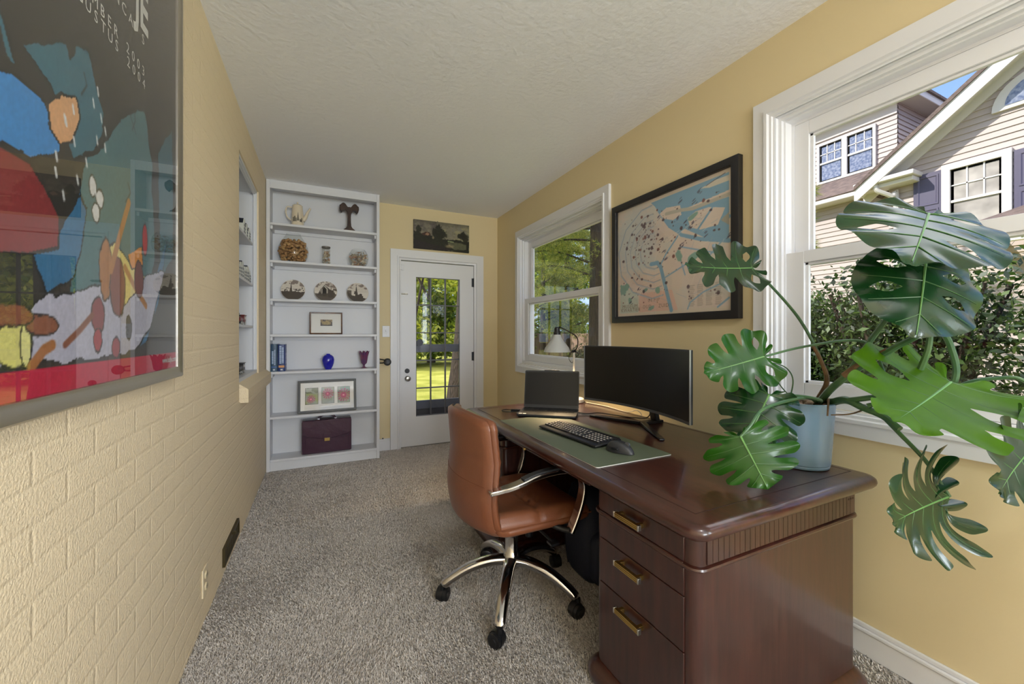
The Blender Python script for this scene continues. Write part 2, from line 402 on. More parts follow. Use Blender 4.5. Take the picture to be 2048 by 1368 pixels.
b.box(XL, bx0, YB - .16, YB, 0, ZC); b.box(bx1, XR, YB - .16, YB, 0, ZC); b.box(bx0, bx1, YB - .16, YB, 0, bz0); b.box(bx0, bx1, YB - .16, YB, bz1, ZC)
struct('wall_back', b, m_yellow, smooth=False)
b = B(); b.box(XR - .014, XR, YB, YE, 0, .09); b.box(XR - .02, XR, YB, YE, .09, .104); b.box(XR - .012, XR, YB, YE, .104, .122)
struct('baseboard_right', b, m_white, bevel=.004)
b = B(); b.box(.516, .651, YE - .016, YE, 0, .105); b.box(.516, .651, YE - .011, YE, .105, .13); b.box(1.713, XR - .02, YE - .016, YE, 0, .105); b.box(1.713, XR - .02, YE - .011, YE, .105, .13)
struct('baseboard_end', b, m_white, bevel=.003)

CASE = [(0, 0), (0, .022), (.052, .022), (.054, .030), (.068, .030), (.074, .020), (.084, .020), (.088, .012), (CW, .012), (CW, -.001)]
def window(n, y0, y1, lock=True):
    r = sroot('window_%d' % n, (XR, (y0 + y1) / 2, WZ0))
    mpx = lambda a, z, h: Vec((XR - h, a, z))
    struct('casing', B().frame(y0, y1, WZ0, WZ1, CASE, mpx), m_white, r, ang=.5)
    a0, a1, c0, c1 = y0 + CW + .002, y1 - CW - .002, WZ0 + CW - .006, WZ1 - CW - .002
    jm = [(0, .008), (0, -.012), (.014, -.012), (.014, -.030), (.022, -.030), (.022, -.075), (.034, -.075), (.034, -.12), (0, -.16)]
    struct('jamb', B().frame(a0, a1, c0, c1, jm, mpx), m_white, r, ang=.5)
    b = B(); b.box(XR + .01, XR + .16, a0, a1, c0 - .01, c0 + .035)
    struct('window_sill', b, m_white, r, bevel=.004)
    zm = 1.58
    def sash(nm, xp, s0, s1, z0, z1, st, rb, rt):
        q = B(); d = .017
        for (ya, yb, za, zb) in ((s0, s0 + st, z0, z1), (s1 - st, s1, z0, z1), (s0 + st, s1 - st, z0, z0 + rb), (s0 + st, s1 - st, z1 - rt, z1)): q.box(xp - d, xp + d, ya, yb, za, zb)
        for (ya, yb, za, zb) in ((s0 + st, s0 + st + .014, z0 + rb, z1 - rt), (s1 - st - .014, s1 - st, z0 + rb, z1 - rt), (s0 + st, s1 - st, z0 + rb, z0 + rb + .012), (s0 + st, s1 - st, z1 - rt - .012, z1 - rt)): q.box(xp - .006, xp + .01, ya, yb, za, zb)
        so = struct(nm, q, m_white, r, bevel=.002)
        struct('pane', B().box(xp - .0015, xp + .0015, s0 + st + .004, s1 - st - .004, z0 + rb + .004, z1 - rt - .004), m_glass, so, smooth=False)
    sash('upper_sash', XR + .095, a0 + .034, a1 - .034, zm - .03, c1 - .034, .06, .055, .06)
    sash('lower_sash', XR + .052, a0 + .022, a1 - .022, c0 + .036, zm + .03, .075, .062, .052)
    if lock:
        for f in (.3, .7):
            q = B(); yy = a0 + (a1 - a0) * f; q.box(XR + .035, XR + .07, yy - .025, yy + .025, zm + .03, zm + .038); q.cyl((XR + .05, yy - .01, zm + .036), (XR + .05, yy - .01, zm + .05), .008, n=10); q.box(XR + .03, XR + .045, yy - .012, yy + .03, zm + .044, zm + .05)
            struct('sash_lock', q, m_dark, r)
window(1, *WINS[0]); window(2, *WINS[1], lock=False); window(3, *WINS[2], lock=False)  # the last one is out of view, put in to bring light from behind
b = B().frame(bx0 - .09, bx1 + .09, bz0 - .09, bz1 + .09, CASE, lambda a, z, h: Vec((a, YB + h, z)))
r = sroot('window_4', ((bx0 + bx1) / 2, YB, bz0)); struct('casing', b, m_white, r)  # assumed rear window out of view, added so light enters from behind
b = B()
for xx in (bx0, (bx0 + bx1) / 2 - .02, bx1 - .04): b.box(xx, xx + .04, YB - .1, YB - .05, bz0, bz1)
b.box(bx0, bx1, YB - .1, YB - .05, bz0, bz0 + .05); b.box(bx0, bx1, YB - .1, YB - .05, bz1 - .05, bz1); struct('sash', b, m_white, r)
struct('pane', B().box(bx0, bx1, YB - .077, YB - .073, bz0, bz1), m_glass, r, smooth=False)

# ---- end door
rd = sroot('door_1', ((DX0 + DX1) / 2, YE, 0))
mpy = lambda a, z, h: Vec((a, YE - h, z))
DCASE = [(0, 0), (0, .024), (.07, .024), (.072, .032), (.086, .032), (.094, .02), (.112, .014), (.112, -.12)]
struct('door_casing', B().frame(.653, 1.712, 0, 2.152, DCASE, mpy, True), m_white, rd, ang=.5)
GX0, GX1, GZ0, GZ1 = .928, 1.43, .333, 1.868
DY0, DY1 = YE + .006, YE + .046
b = B()
for x0, x1, z0, z1 in ((DX0, GX0, .012, DZ - .004), (GX1, DX1, .012, DZ - .004), (GX0, GX1, .012, GZ0), (GX0, GX1, GZ1, DZ - .004)): b.box(x0, x1, DY0, DY1, z0, z1)
slab = struct('door_slab', b, m_white, rd, smooth=False)
m_mull = M('leaded_muntin', (96, 94, 98), .5)
b = B()
for i in range(1, 3): x = GX0 + (GX1 - GX0) * i / 3; b.box(x - .006, x + .006, DY0 + .004, DY1 - .004, GZ0, GZ1)
for i in range(1, 5): z = GZ0 + (GZ1 - GZ0) * i / 5; b.box(GX0, GX1, DY0 + .005, DY1 - .005, z - .006, z + .006)
b.frame(GX0, GX1, GZ0, GZ1, [(0, -.006), (.006, -.006), (.006, -.03)], mpy)
struct('muntin_grid', b, m_mull, rd, smooth=False)
struct('pane', B().box(GX0, GX1, DY0 + .018, DY0 + .022, GZ0, GZ1), m_glass, rd, smooth=False)
m_knob = M('worn_nickel', (150, 146, 138), .3, 1.)
b = B().cyl((.835, DY0, .757), (.835, DY0 - .008, .757), .028); b.cyl((.835, DY0 - .008, .757), (.835, DY0 - .035, .757), .011)
b.tube([(.835, DY0 - .03, .757), (.835, DY0 - .036, .757), (.835, DY0 - .052, .757), (.835, DY0 - .062, .757), (.835, DY0 - .065, .757)], [.014, .025, .029, .024, .012], 18)
struct('door_knob', b, m_knob, rd)
b = B().cyl((.832, DY0, .838), (.832, DY0 - .008, .838), .026); b.box(.827, .837, DY0 - .024, DY0 - .008, .822, .854); struct('deadbolt', b, m_dark, rd)
b = B().box(.772, .835, DY0 - .006, DY0, 1.664, 1.684); b.cyl((.765, DY0 - .01, 1.674), (.84, DY0 - .01, 1.674), .006, n=10); b.cyl((.815, DY0 - .01, 1.674), (.815, DY0 - .026, 1.674), .005, n=8)
struct('slide_bolt', b, m_knob, rd)
b = B().box(.77, .8, DY0 - .012, DY0, 1.93, 1.99); b.box(.742, .77, YE - .02, YE - .014, 1.935, 1.985); struct('latch', b, m_white, rd, bevel=.003)
for z in (1.84, .98, .16):
    b = B().cyl((DX1 + .004, DY0 - .008, z - .05), (DX1 + .004, DY0 - .008, z + .05), .008, n=12); b.cyl((DX1 + .004, DY0 - .008, z - .056), (DX1 + .004, DY0 - .008, z + .056), .005, n=8)
    b.box(DX1 - .022, DX1, DY0 - .003, DY0, z - .05, z + .05); struct('hinge', b, m_dark, rd)
b = B().cyl((.972, DY0 + .018, 1.145), (.972, DY0 + .008, 1.145), .038, n=24); b.cyl((.972, DY0 + .008, 1.145), (.972, DY0 + .004, 1.145), .03, n=24)
tag(obj('round_disc', b, M('smoky_disc', (66, 68, 78), .5)), 'round dark disc stuck to the door glass, left column, third pane down', 'disc')
# storm door behind it
rs = sroot('door_2', ((DX0 + DX1) / 2, YE + .2, 0)); m_storm = M('grey_storm_door', (92, 96, 110), .5)
b = B(); SY = YE + .18
for x0, x1, z0, z1 in ((DX0 - .02, DX0 + .06, 0, DZ), (DX1 - .06, DX1 + .02, 0, DZ), (DX0 + .06, DX1 - .06, 1.03, 1.12), (DX0 + .06, DX1 - .06, .38, .475), (DX0 + .06, DX1 - .06, DZ - .08, DZ)): b.box(x0, x1, SY, SY + .03, z0, z1)
struct('storm_frame', b, m_storm, rs, bevel=.003)
struct('kick_panel', B().box(DX0 + .06, DX1 - .06, SY + .008, SY + .022, 0, .38), M('dark_kick_panel', (58, 58, 64), .5), rs)

# ---- wall fittings
b = B().box(.572, .648, YE - .008, YE, 1.207, 1.327)
t = thing('light_switch', 'white toggle light switch on yellow wall between bookcase and door', 'light switch', (.61, YE, 1.207))
obj('cover_plate', b, m_white, t, bevel=.003)
b = B().box(.604, .616, YE - .02, YE - .008, 1.262, 1.284); obj('toggle', b, m_white, t, bevel=.002)
for z in (1.237, 1.297): obj('screw', B().cyl((.61, YE - .0095, z), (.61, YE - .008, z), .004, n=8), m_pewter, t)
t = thing('round_wall_camera', 'black round device on a bracket arm fixed to the bookcase side by the door', 'camera', (.516, 4.2, .98))
obj('bracket_plate', B().box(.5145, .522, 4.20, 4.24, .935, .995), m_black, t, bevel=.002)
b = B().tube([(.52, 4.22, .985), (.55, 4.21, .98), (.585, 4.18, .972)], .006, 8); b.tube([(.52, 4.22, .945), (.55, 4.21, .946), (.585, 4.18, .95)], .006, 8); obj('arm', b, m_black, t)
c = Vec((.592, 4.17, .957)); d = Vec((-.1, -1, .1)).normalized()
b = B().tube([c - d * .014, c - d * .012, c + d * .01, c + d * .014], [.022, .037, .037, .030], 24); hd = obj('camera_head', b, m_black, t)
obj('lens', B().tube([c + d * .0135, c + d * .0155], [.010, .008], 16), M('lens_ring', (50, 52, 56), .5, .0), hd)
t = thing('doorstop', 'tiny white peg stop on the wall above the baseboard beside the door', 'stop', (.6, YE, .13))
obj('peg', B().cyl((.575, YE, .137), (.575, YE - .022, .137), .006, n=10), m_white, t); obj('tip', B().cyl((.575, YE - .022, .137), (.575, YE - .027, .137), .007, n=10), m_dark, t)
t = thing('floor_register', 'bronze slotted air vent low on the left brick wall', 'vent', (XL, 2.65, .05))
obj('vent_frame', B().frame(2.46, 2.84, .05, .145, [(0, 0), (0, .012), (.012, .016), (.018, .012), (.018, .004)], lambda a, z, h: Vec((XL + h, a, z))), m_register, t, ang=.5)
b = B().box(XL, XL + .004, 2.47, 2.83, .06, .137); bk = obj('backing', b, m_registerd, t)
b = B()
for i in range(20): y = 2.485 + i * .0175; b.box(XL + .004, XL + .010, y, y + .007, .068, .128)
obj('grille', b, m_register, t, smooth=False)
b = B().box(XL + .012, XL + .03, 2.63, 2.645, .14, .152); obj('damper_lever', b, m_register, t)
t = thing('wall_outlet', 'cream painted electrical outlet near the bottom of the left brick wall', 'outlet', (XL, 2.11, .125))
obj('cover_plate', B().box(XL, XL + .006, 2.075, 2.15, .122, .24), M('cream_plate', (228, 212, 180), .5), t, bevel=.002)
for z in (.155, .205):
    q = B().cyl((XL + .006, 2.1125, z), (XL + .0115, 2.1125, z), .017, n=20); o = obj('socket', q, M('socket_face', (206, 192, 160), .5), t)
    q = B().box(XL + .0115, XL + .012, 2.105, 2.108, z - .005, z + .007); q.box(XL + .0115, XL + .012, 2.117, 2.12, z - .005, z + .007); obj('slot', q, m_registerd, o)

# ================================================================== FRAMED POSTER (left wall)
PY0, PY1, PZ0, PZ1 = .60, 1.70, 1.098, 2.54
tp = thing('framed_poster', 'large framed dark poster in a silver frame hung on the yellow brick wall', 'poster', (XL, (PY0 + PY1) / 2, PZ0))
XP = -.438
obj('frame', B().frame(PY0, PY1, PZ0, PZ1, [(0, .0), (0, .030), (.004, .034), (.012, .034), (.026, .027), (.034, .027), (.036, .014), (.036, .0)], lambda a, z, h: Vec((XL + h, a, z))), m_alu, tp, ang=.5)
obj('backing_board', B().box(XL + .002, XP - .004, PY0 + .02, PY1 - .02, PZ0 + .02, PZ1 - .02), m_dark, tp)
i0, i1, j0, j1 = PY0 + .035, PY1 - .035, PZ0 + .035, PZ1 - .035
pw, ph = i1 - i0, j1 - j0
class Poster(Paint):
    def poly(s, pts, col, jit=0, js=30, seed=0, a=1.):
        super().poly(pts, (44, 44, 44), jit, js, seed, a); cx_, cy_ = sum(p_[0] for p_ in pts) / len(pts), sum(p_[1] for p_ in pts) / len(pts)
        super().poly([(x - .005 * math.copysign(1, x - cx_), y - .005 * math.copysign(1, y - cy_)) for x, y in pts], col, jit, js, seed, a)
    def ell(s, cx, cy, rx, ry, col, soft=.1, a=1., jit=0, rot=0):
        super().ell(cx, cy, rx, ry, (48, 44, 42), soft, a, jit, rot); super().ell(cx, cy, rx - .004, ry - .004, col, soft, a, jit, rot)
pt = Poster(pw, ph, 330, 420, (58, 55, 52))
def pp(u, v):
    q = onX(u, v, XP); return (q.y - i0, q.z - j0)
def PX(*a): return [pp(*q) for q in a]
teal, teal2, tealb, dk = (64, 112, 128), (78, 120, 126), (58, 116, 158), (50, 48, 46)
n = fbm(pt.X * 9, pt.Y * 9, 4, 3)
pt.poly(PX((-300, -60), (0, 20), (12, 55), (36, 130), (24, 118), (4, 50), (-300, 0)), teal, .01, 24, 1)
pt.poly(PX((40, 92), (70, 96), (100, 75), (128, 78), (140, 120), (152, 80), (180, 100), (192, 160), (205, 220), (205, 260), (190, 310), (150, 320), (100, 180)), teal, .014, 22, 2)
pt.poly(PX((205, 290), (240, 235), (275, 215), (292, 230), (305, 330), (310, 520), (300, 600), (130, 620), (150, 400), (175, 310), (185, 300)), teal2, .014, 22, 4)
pt.poly(PX((315, 300), (345, 260), (347, 520), (320, 560)), teal, .014, 22, 5)
pt.poly(PX((310, 560), (335, 480), (318, 600), (290, 690), (260, 705), (285, 620)), tealb, .006, 40, 8)
pt.poly(PX((60, 500), (150, 350), (175, 420), (150, 560), (90, 600)), tealb, .016, 22, 6)
pt.poly(PX((80, 330), (150, 330), (160, 400), (110, 470)), dk, .012, 26, 7)
for k in range(26):
    a, c_ = RNG.uniform(.45, 1.0) * pw, RNG.uniform(.35, .95) * ph
    pt.line([(a, c_), (a + RNG.uniform(-.01, .02), c_ - .02), (a + RNG.uniform(-.02, .03), c_ - .05)], .004, dk, .8)
# plain coloured blocks standing in for the poster's artwork
pt.poly(PX((-300, 80), (-60, 120), (30, 150), (90, 200), (118, 262), (120, 300), (60, 325), (0, 285), (-200, 260)), (66, 140, 206), .008, 14, 9)
pt.poly(PX((-260, 262), (0, 285), (62, 325), (92, 372), (120, 430), (118, 500), (60, 512), (-260, 520)), (136, 52, 56), .006, 14, 10)
pt.poly(PX((96, 205), (120, 178), (152, 190), (160, 235), (150, 285), (122, 292), (100, 262)), (224, 170, 122), .012, 20, 13)
for q_ in ((186, 372), (200, 398), (192, 425)): pt.ell(*pp(*q_), .018, .022, (226, 226, 226), .1, jit=.5)
pt.poly(PX((-260, 620), (0, 612), (60, 600), (230, 560), (330, 545), (300, 660), (270, 706), (0, 746), (-260, 770)), (188, 188, 206), .016, 20, 11)
pt.poly(PX((205, 490), (228, 485), (260, 520), (290, 560), (240, 620), (210, 560)), (232, 214, 130), .01, 24, 12)
pt.ell(*pp(212, 540), .032, .07, (176, 120, 72), .05, jit=.3); pt.ell(*pp(236, 575), .04, .075, (134, 74, 66), .05, jit=.3)
pt.ell(*pp(290, 480), .02, .045, (186, 46, 54), .06); pt.poly(PX((255, 515), (285, 490), (286, 535), (262, 540)), (226, 146, 58), .006, 30, 2)
pt.line(PX((258, 405), (240, 470), (222, 540)), .02, (184, 128, 72)); pt.line(PX((250, 535), (270, 575), (292, 612)), .018, (184, 128, 72))
pt.ell(*pp(278, 560), .03, .05, (124, 70, 72), .05, jit=.3); pt.ell(*pp(196, 630), .03, .04, (142, 66, 70), .05, jit=.3)
pt.ell(*pp(30, 690), .045, .04, (220, 214, 128), .05, jit=.2); pt.ell(*pp(52, 688), .016, .04, (228, 224, 150), .05)
pt.line(PX((62, 735), (88, 700), (105, 690)), .02, (170, 112, 66)); pt.line(PX((130, 690), (160, 660), (185, 630)), .014, (138, 84, 60))
pt.ell(*pp(196, 680), .02, .026, (172, 62, 72), .06, jit=.5); pt.ell(*pp(232, 695), .022, .026, (160, 60, 70), .06, jit=.5); pt.ell(*pp(85, 650), .05, .02, (146, 92, 70), .06, jit=.5)
pt.ell(*pp(20, 630), .06, .02, (140, 84, 62), .06, jit=.5); pt.ell(*pp(258, 655), .018, .03, (70, 70, 74), .06, jit=.5)
for k in range(16):
    a, c_ = pp(RNG.uniform(110, 215), RNG.uniform(140, 400)); pt.line([(a, c_), (a + .004, c_ - .014)], .006, (226, 230, 232))
zb = pp(342, 706)[1]; pt.put((pt.Y < zb).astype(float), (196, 40, 72))
pt.C *= (.92 + .16 * fbm(pt.X * 200, pt.Y * 200, 2, 8))[..., None]
pt.build('print', lambda a, c_: Vec((XP, i0 + a, j0 + c_)), m_attr, tp)
b = B(); tm = lambda y0, z0, sy=1: (lambda x, y: Vec((XP + .0012, y0 + x * sy, z0 + y)))
def spaced(txt, yr, z, adv, size):
    for i, ch in enumerate(reversed(txt)):
        if ch != ' ': text_mesh(ch, size, b, tm(yr - i * adv, z), align='CENTER')
m_ink = M('white_poster_ink', (222, 222, 218), .6)
for a_ in (('SEPTEMBER', 1.398 - .0315 * 5, 1.938, .0315, .036), ('2003', 1.398, 1.938, .0315, .036), ('AUGUSTUS', 1.402 - .0315 * 5, 1.906, .0315, .036), ('2004', 1.402, 1.906, .0315, .036)) + tuple((ch_, 1.397 - .038 * (5 - k_), 2.022, .038, .038) for k_, ch_ in enumerate("INCA'S")):
    b = B(); spaced(*a_); obj('date_lettering' if len(a_[0]) > 1 else 'title_letter', b, m_ink, tp, smooth=False)
b = B(); text_mesh('JE', .16, b, tm(1.432, 2.062, .72), align='RIGHT', off=.004); obj('title', b, m_ink, tp, smooth=False)
b = B(); text_mesh('www.kuifje.com', .0235, b, tm(1.662, 1.152, .80), align='RIGHT', off=.0006); obj('web_address', b, m_ink, tp, smooth=False)
obj('glass', B().box(XP + .004, XP + .006, i0, i1, j0, j1), m_pglass, tp, smooth=False)

# ================================================================== WALL NICHE
tn = thing('built_in_shelves', 'white shelves built into the niche of the yellow brick wall', 'shelves', (XL - .25, (NY0 + NY1) / 2, NZ0))
b = B(); nb = XL - .29; b.box(nb - .012, nb, NY0, NY1, NZ0, NZ1); b.box(nb, XL - .030, NY0, NY0 + .02, NZ0, NZ1); b.box(nb, XL - .030, NY1 - .02, NY1, NZ0, NZ1); b.box(nb, XL - .030, NY0, NY1, NZ1 - .02, NZ1); b.box(nb, XL - .01, NY0, NY1, NZ0, NZ0 + .024)
obj('case', b, m_shelf, tn, smooth=False)
obj('face_trim', B().frame(NY0, NY1, NZ0 + .024, NZ1, [(0, -.032), (0, -.010), (.018, -.010), (.018, -.018), (.030, -.018), (.030, -.030), (.042, -.030)], lambda a, z, h: Vec((XL + h, a, z)), True), m_shelf, tn, ang=.5)
NS = [1.955, 1.632, 1.305]
for z in NS: obj('shelf', B().box(nb, XL - .036, NY0 + .02, NY1 - .02, z - .018, z), m_shelf, tn, bevel=.002)
m_hw, m_hr, m_hb = M('house_white_glaze', (214, 214, 204), .3), M('house_dark_roof', (40, 44, 56), .35), M('house_window_glaze', (44, 52, 66), .3)
def house(y, z, h, w, k, lab):
    x0 = XL - .088; t = thing('miniature_house', lab, 'figurine', (x0, y, z), 0, 'miniature canal houses in the wall niche')
    fr = [(-w / 2, 0), (w / 2, 0), (w / 2, h * .66)] + ([(w * .3, h * .66), (w * .3, h * .8), (w * .14, h * .8), (w * .14, h * .93), (-w * .14, h * .93), (-w * .14, h * .8), (-w * .3, h * .8), (-w * .3, h * .66)] if k % 3 == 0 else [(w * .2, h * .75), (w * .15, h * .92), (-w * .15, h * .92), (-w * .2, h * .75)] if k % 3 == 1 else [(0, h * .95)]) + [(-w / 2, h * .66)]
    obj('facade', B().prism(fr, lambda a, c_, q: Vec((x0 + q, y + a, z + c_)), .038, .045), m_hw, t, smooth=False)
    obj('body', B().box(x0, x0 + .038, y - w / 2, y + w / 2, z, z + h * .64), m_hw, t)
    obj('roof', B().prism([(-w / 2, h * .64), (w / 2, h * .64), (0, h)], lambda a, c_, q: Vec((x0 + q, y + a, z + c_)), 0, .038), m_hr, t, smooth=False)
    q = B()
    for zz in (.06, .27, .47):
        for yy in (-.27, .27): q.box(x0 + .045, x0 + .0465, y + yy * w - w * .13, y + yy * w + w * .13, z + h * zz, z + h * (zz + .13))
    obj('window', q, m_hb, t, smooth=False)
labs = ['near', 'middle', 'far']
for i, y in enumerate((3.40, 3.51, 3.62)): house(y, NS[0], .115 - .008 * i, .055 if i else .07, i, ['dark roofed miniature house on the top niche shelf, nearest of its three', 'miniature house in the middle of the three on the top niche shelf', 'miniature house on the top niche shelf, closest to the bookcase'][i])
for i in range(7): house(3.19 + i * .074, NS[1], .10 + .012 * (i % 3), .058, i, 'white canal house %s on the second niche shelf' % ['first from the near end', 'second from the near end', 'third from the near end', 'in the row centre', 'third from the bookcase end', 'second from the bookcase end', 'nearest the bookcase'][i])
def vehicle(y, z, col, lab):
    x0 = XL - .072; Sy = lambda q: (q.bm, [setattr(v_.co, 'y', y + (v_.co.y - y) * 1.6) for v_ in q.bm.verts], q)[2]; t = thing('toy_train', lab, 'toy train', (x0, y, z)); mb = M('train_paint', col, .35, var=(60, tuple(max(0, c_ - 30) for c_ in col), 2)); 
    obj('chassis', Sy(B().box(x0 - .02, x0 + .02, y - .07, y + .07, z + .012, z + .02)), m_black, t)
    obj('boiler', Sy(B().cyl((x0, y - .065, z + .04), (x0, y + .02, z + .04), .02)), mb, t)
    b = B().box(x0 - .022, x0 + .022, y + .015, y + .062, z + .02, z + .068); b.box(x0 - .026, x0 + .026, y + .008, y + .069, z + .068, z + .074); obj('cab', Sy(b), mb, t, bevel=.002)
    obj('funnel', Sy(B().cyl((x0, y - .045, z + .055), (x0, y - .045, z + .082), .006, .009, 10)), m_black, t); obj('steam_dome', Sy(B().cyl((x0, y - .012, z + .055), (x0, y - .012, z + .07), .008, .006, 10)), m_black, t)
    for yy in (-.075, -.02, .065):
        for s in (-1, 1): obj('wheel', B().cyl((x0 + s * .018, y + yy, z + .014), (x0 + s * .023, y + yy, z + .014), .014, n=14), m_pewter, t)
    obj('cab_window', Sy(B().box(x0 + .022, x0 + .023, y + .026, y + .05, z + .042, z + .06)), M('toy_window', (208, 206, 196), .4), t)
vehicle(3.40, NS[2], (122, 36, 32), 'red model locomotive on the third niche shelf'); vehicle(3.36, NZ0 + .024, (66, 62, 60), 'dark grey model locomotive on the bottom of the niche')

# ================================================================== BOOKCASE
BX0, BX1, BF, BBK = -.456, .515, 4.16, 4.385
tb = thing('bookcase', 'tall white built-in bookcase with seven open bays in the far left corner', 'bookcase', ((BX0 + BX1) / 2, 4.27, 0))
SH = [2.248, 1.908, 1.560, 1.237, .898, .490, .103]
obj('back_panel', B().box(BX0, BX1, BBK, YE - .002, 0, ZC), m_shelf, tb)
obj('side_panel', B().box(BX0, BX0 + .030, BF, BBK, 0, ZC), m_shelf, tb, bevel=.002); obj('side_panel', B().box(BX1 - .028, BX1, BF, BBK, 0, ZC), m_shelf, tb, bevel=.002)
obj('valance', B().box(BX0 + .03, BX1 - .028, BF + .002, BF + .02, 2.555, ZC), m_shelf, tb, bevel=.002)
obj('top_panel', B().box(BX0 + .03, BX1 - .028, BF + .02, BBK, 2.6, ZC), m_shelf, tb)
for i, z in enumerate(SH):
    o = obj('shelf', B().box(BX0 + .03, BX1 - .028, BF + .004, BBK, z - .022, z), m_shelf, tb, bevel=.002)
    if i < 5:
        b = B().box(BX0 + .03, BX1 - .028, BBK - .018, BBK, z - .055, z - .022)
        for xa in (BX0 + .03, BX1 - .046): b.box(xa, xa + .018, BF + .03, BBK - .018, z - .055, z - .022)
        obj('cleat', b, m_shelf, o, bevel=.002)
obj('plinth', B().box(BX0 + .03, BX1 - .028, BF + .012, BF + .03, 0, .081), m_shelf, tb)

# coffee pot
t = thing('coffee_pot', 'cream ceramic coffee pot printed with a church tower, on the top bookcase shelf', 'coffee pot', (-.213, 4.275, SH[0]))
c = (-.213, 4.275, SH[0])
pot = obj('body', B().lathe([(.05, 0), (.054, .004), (.054, .02), (.053, .06), (.050, .12), (.044, .18), (.042, .2)], c, 32), m_cream, t)
obj('lid', B().lathe([(.043, .2), (.044, .204), (.03, .214), (.012, .219), (.006, .224), (.009, .232), (.006, .238), (.001, .239)], c, 28), m_cream, t)
obj('handle', B().tube(ctrom([(c[0] - .045, c[1], c[2] + .185), (c[0] - .085, c[1], c[2] + .185), (c[0] - .097, c[1], c[2] + .14), (c[0] - .085, c[1], c[2] + .09), (c[0] - .05, c[1], c[2] + .06)], 6), .006, 10), m_cream, t)
obj('spout', B().tube(ctrom([(c[0] + .045, c[1], c[2] + .07), (c[0] + .065, c[1], c[2] + .1), (c[0] + .085, c[1], c[2] + .15), (c[0] + .108, c[1], c[2] + .195)], 6), [.02 - .012 * i / 18 for i in range(19)], 12), m_cream, t)
b = B()
def wrapbox(a0, a1, z0, z1):
    def q(a, z): an = -PI / 2 + a / .053; return Vec((c[0] + .0548 * math.cos(an), c[1] + .0548 * math.sin(an), c[2] + z))
    b.f([b.v(q(a0, z0)), b.v(q(a1, z0)), b.v(q(a1, z1)), b.v(q(a0, z1))])
for i in range(9): wrapbox(.006 - .009 * (1 - i / 9), .006 + .009 * (1 - i / 9), .055 + i * .009, .055 + i * .009 + .007)
for a, w, h in ((-.04, .012, .04), (-.026, .012, .05), (-.012, .008, .034), (.02, .012, .025), (.034, .01, .038), (.028, .006, .018)):
    for k in range(3): wrapbox(a + k * w / 3, a + k * w / 3 + w * .22, .045, .045 + h); 
wrapbox(-.045, .045, .038, .043)
obj('printed_scene', b, m_print, pot, smooth=False)
# carved sculpture
b = B(); cx, cy, cz = .24, 4.275, SH[0]
mp = lambda a, z, h: Vec((cx + a, cy + h, cz + z))
half = [(0, 0), (.056, 0), (.058, .012), (.05, .024), (.032, .04), (.019, .06), (.015, .1), (.014, .15), (.016, .18), (.024, .205), (.04, .218), (.062, .215), (.073, .196), (.084, .212), (.09, .235), (.088, .262), (.078, .268), (.064, .284), (.05, .286), (.036, .276), (.022, .256), (.012, .246), (0, .25)]
outl = half + [(-x, z) for x, z in reversed(half[1:-1])]
def rib(s): return [mp(x * s[0], z, s[1]) for x, z in outl]
b.loft([[Vec((cx + x * k, cy + h * (1 if z > .03 else 1.6), cz + z)) for x, z in outl] for k, h in ((.93, -.03), (1, -.022), (1, .022), (.93, .03))])
tag(obj('wooden_sculpture', b, m_brownwood, bevel=.004), 'dark carved wooden vase with two curling petals on the top bookcase shelf', 'sculpture')

# jars
def glass_vessel(name, lab, cat, c, prof, n=36, sy=1.):
    t = thing(name, lab, cat, c)
    inner = [(max(r - .003, .0005), z + (.004 if i == 0 else 0)) for i, (r, z) in enumerate(prof)]
    b = B(); loops = prof + list(reversed(inner))
    b.lathe(loops, c, n, sy, cap=True); obj('glass_body', b, m_jar, t); return t
cj = (-.247, 4.272, SH[1])
jp = [(.07, 0), (.095, .006), (.118, .05), (.128, .1), (.122, .15), (.1, .2), (.075, .24), (.062, .262), (.058, .272)]
t = glass_vessel('cork_jar', 'big round glass jar filled with wine corks on the second bookcase shelf', 'jar', cj, jp, 40, .78)
obj('rim', B().tube([Vec((cj[0] + .0585 * math.cos(a), cj[1] + .0456 * math.sin(a), cj[2] + .272)) for a in np.linspace(0, 2 * PI, 33)], .003, 8), m_jar, t)
ck = B().lathe([(.0095, -.021), (.011, -.019), (.011, .019), (.0095, .021)], (0, 0, 0), 14); ckm = bpy.data.meshes.new('cork')
for fc in ck.bm.faces: fc.smooth = len(fc.verts) == 4
ck.bm.to_mesh(ckm); ck.bm.free(); ckm.materials.append(m_cork)
m_cork2 = M('pale_cork', (206, 168, 118), .85, var=(90, (178, 134, 86), 3)); ckm2 = ckm.copy(); ckm2.materials.clear(); ckm2.materials.append(m_cork2)
def rad_at(prof, z):
    for (r0, z0), (r1, z1) in zip(prof, prof[1:]):
        if z0 <= z <= z1: return r0 + (r1 - r0) * (z - z0) / (z1 - z0 + 1e-9)
    return 0
placed = []; tries = 0
while len(placed) < 150 and tries < 60000:
    tries += 1; z = .016 + .185 * random.random(); R = rad_at(jp, z) - .019
    a = random.random() * 2 * PI; q = R * math.sqrt(random.random()) if random.random() < .3 else R * (.86 + .14 * random.random())
    p = Vec((q * math.cos(a), q * math.sin(a) * .74, z + .014 * (1 - (q / .11) ** 2)))
    if all((p - w_).length > .0225 for w_ in placed): placed.append(p)
for i, p in enumerate(placed):
    o = bpy.data.objects.new('wine_cork', ckm2 if i % 3 == 0 else ckm); C.objects.link(o); o.location = Vec(cj) + p
    o.rotation_euler = (random.random() * PI, random.random() * PI, random.random() * PI)
    tag(o, 'wine cork among the pile in the big round glass jar', 'cork', 'wine corks in the round jar')
sm = []
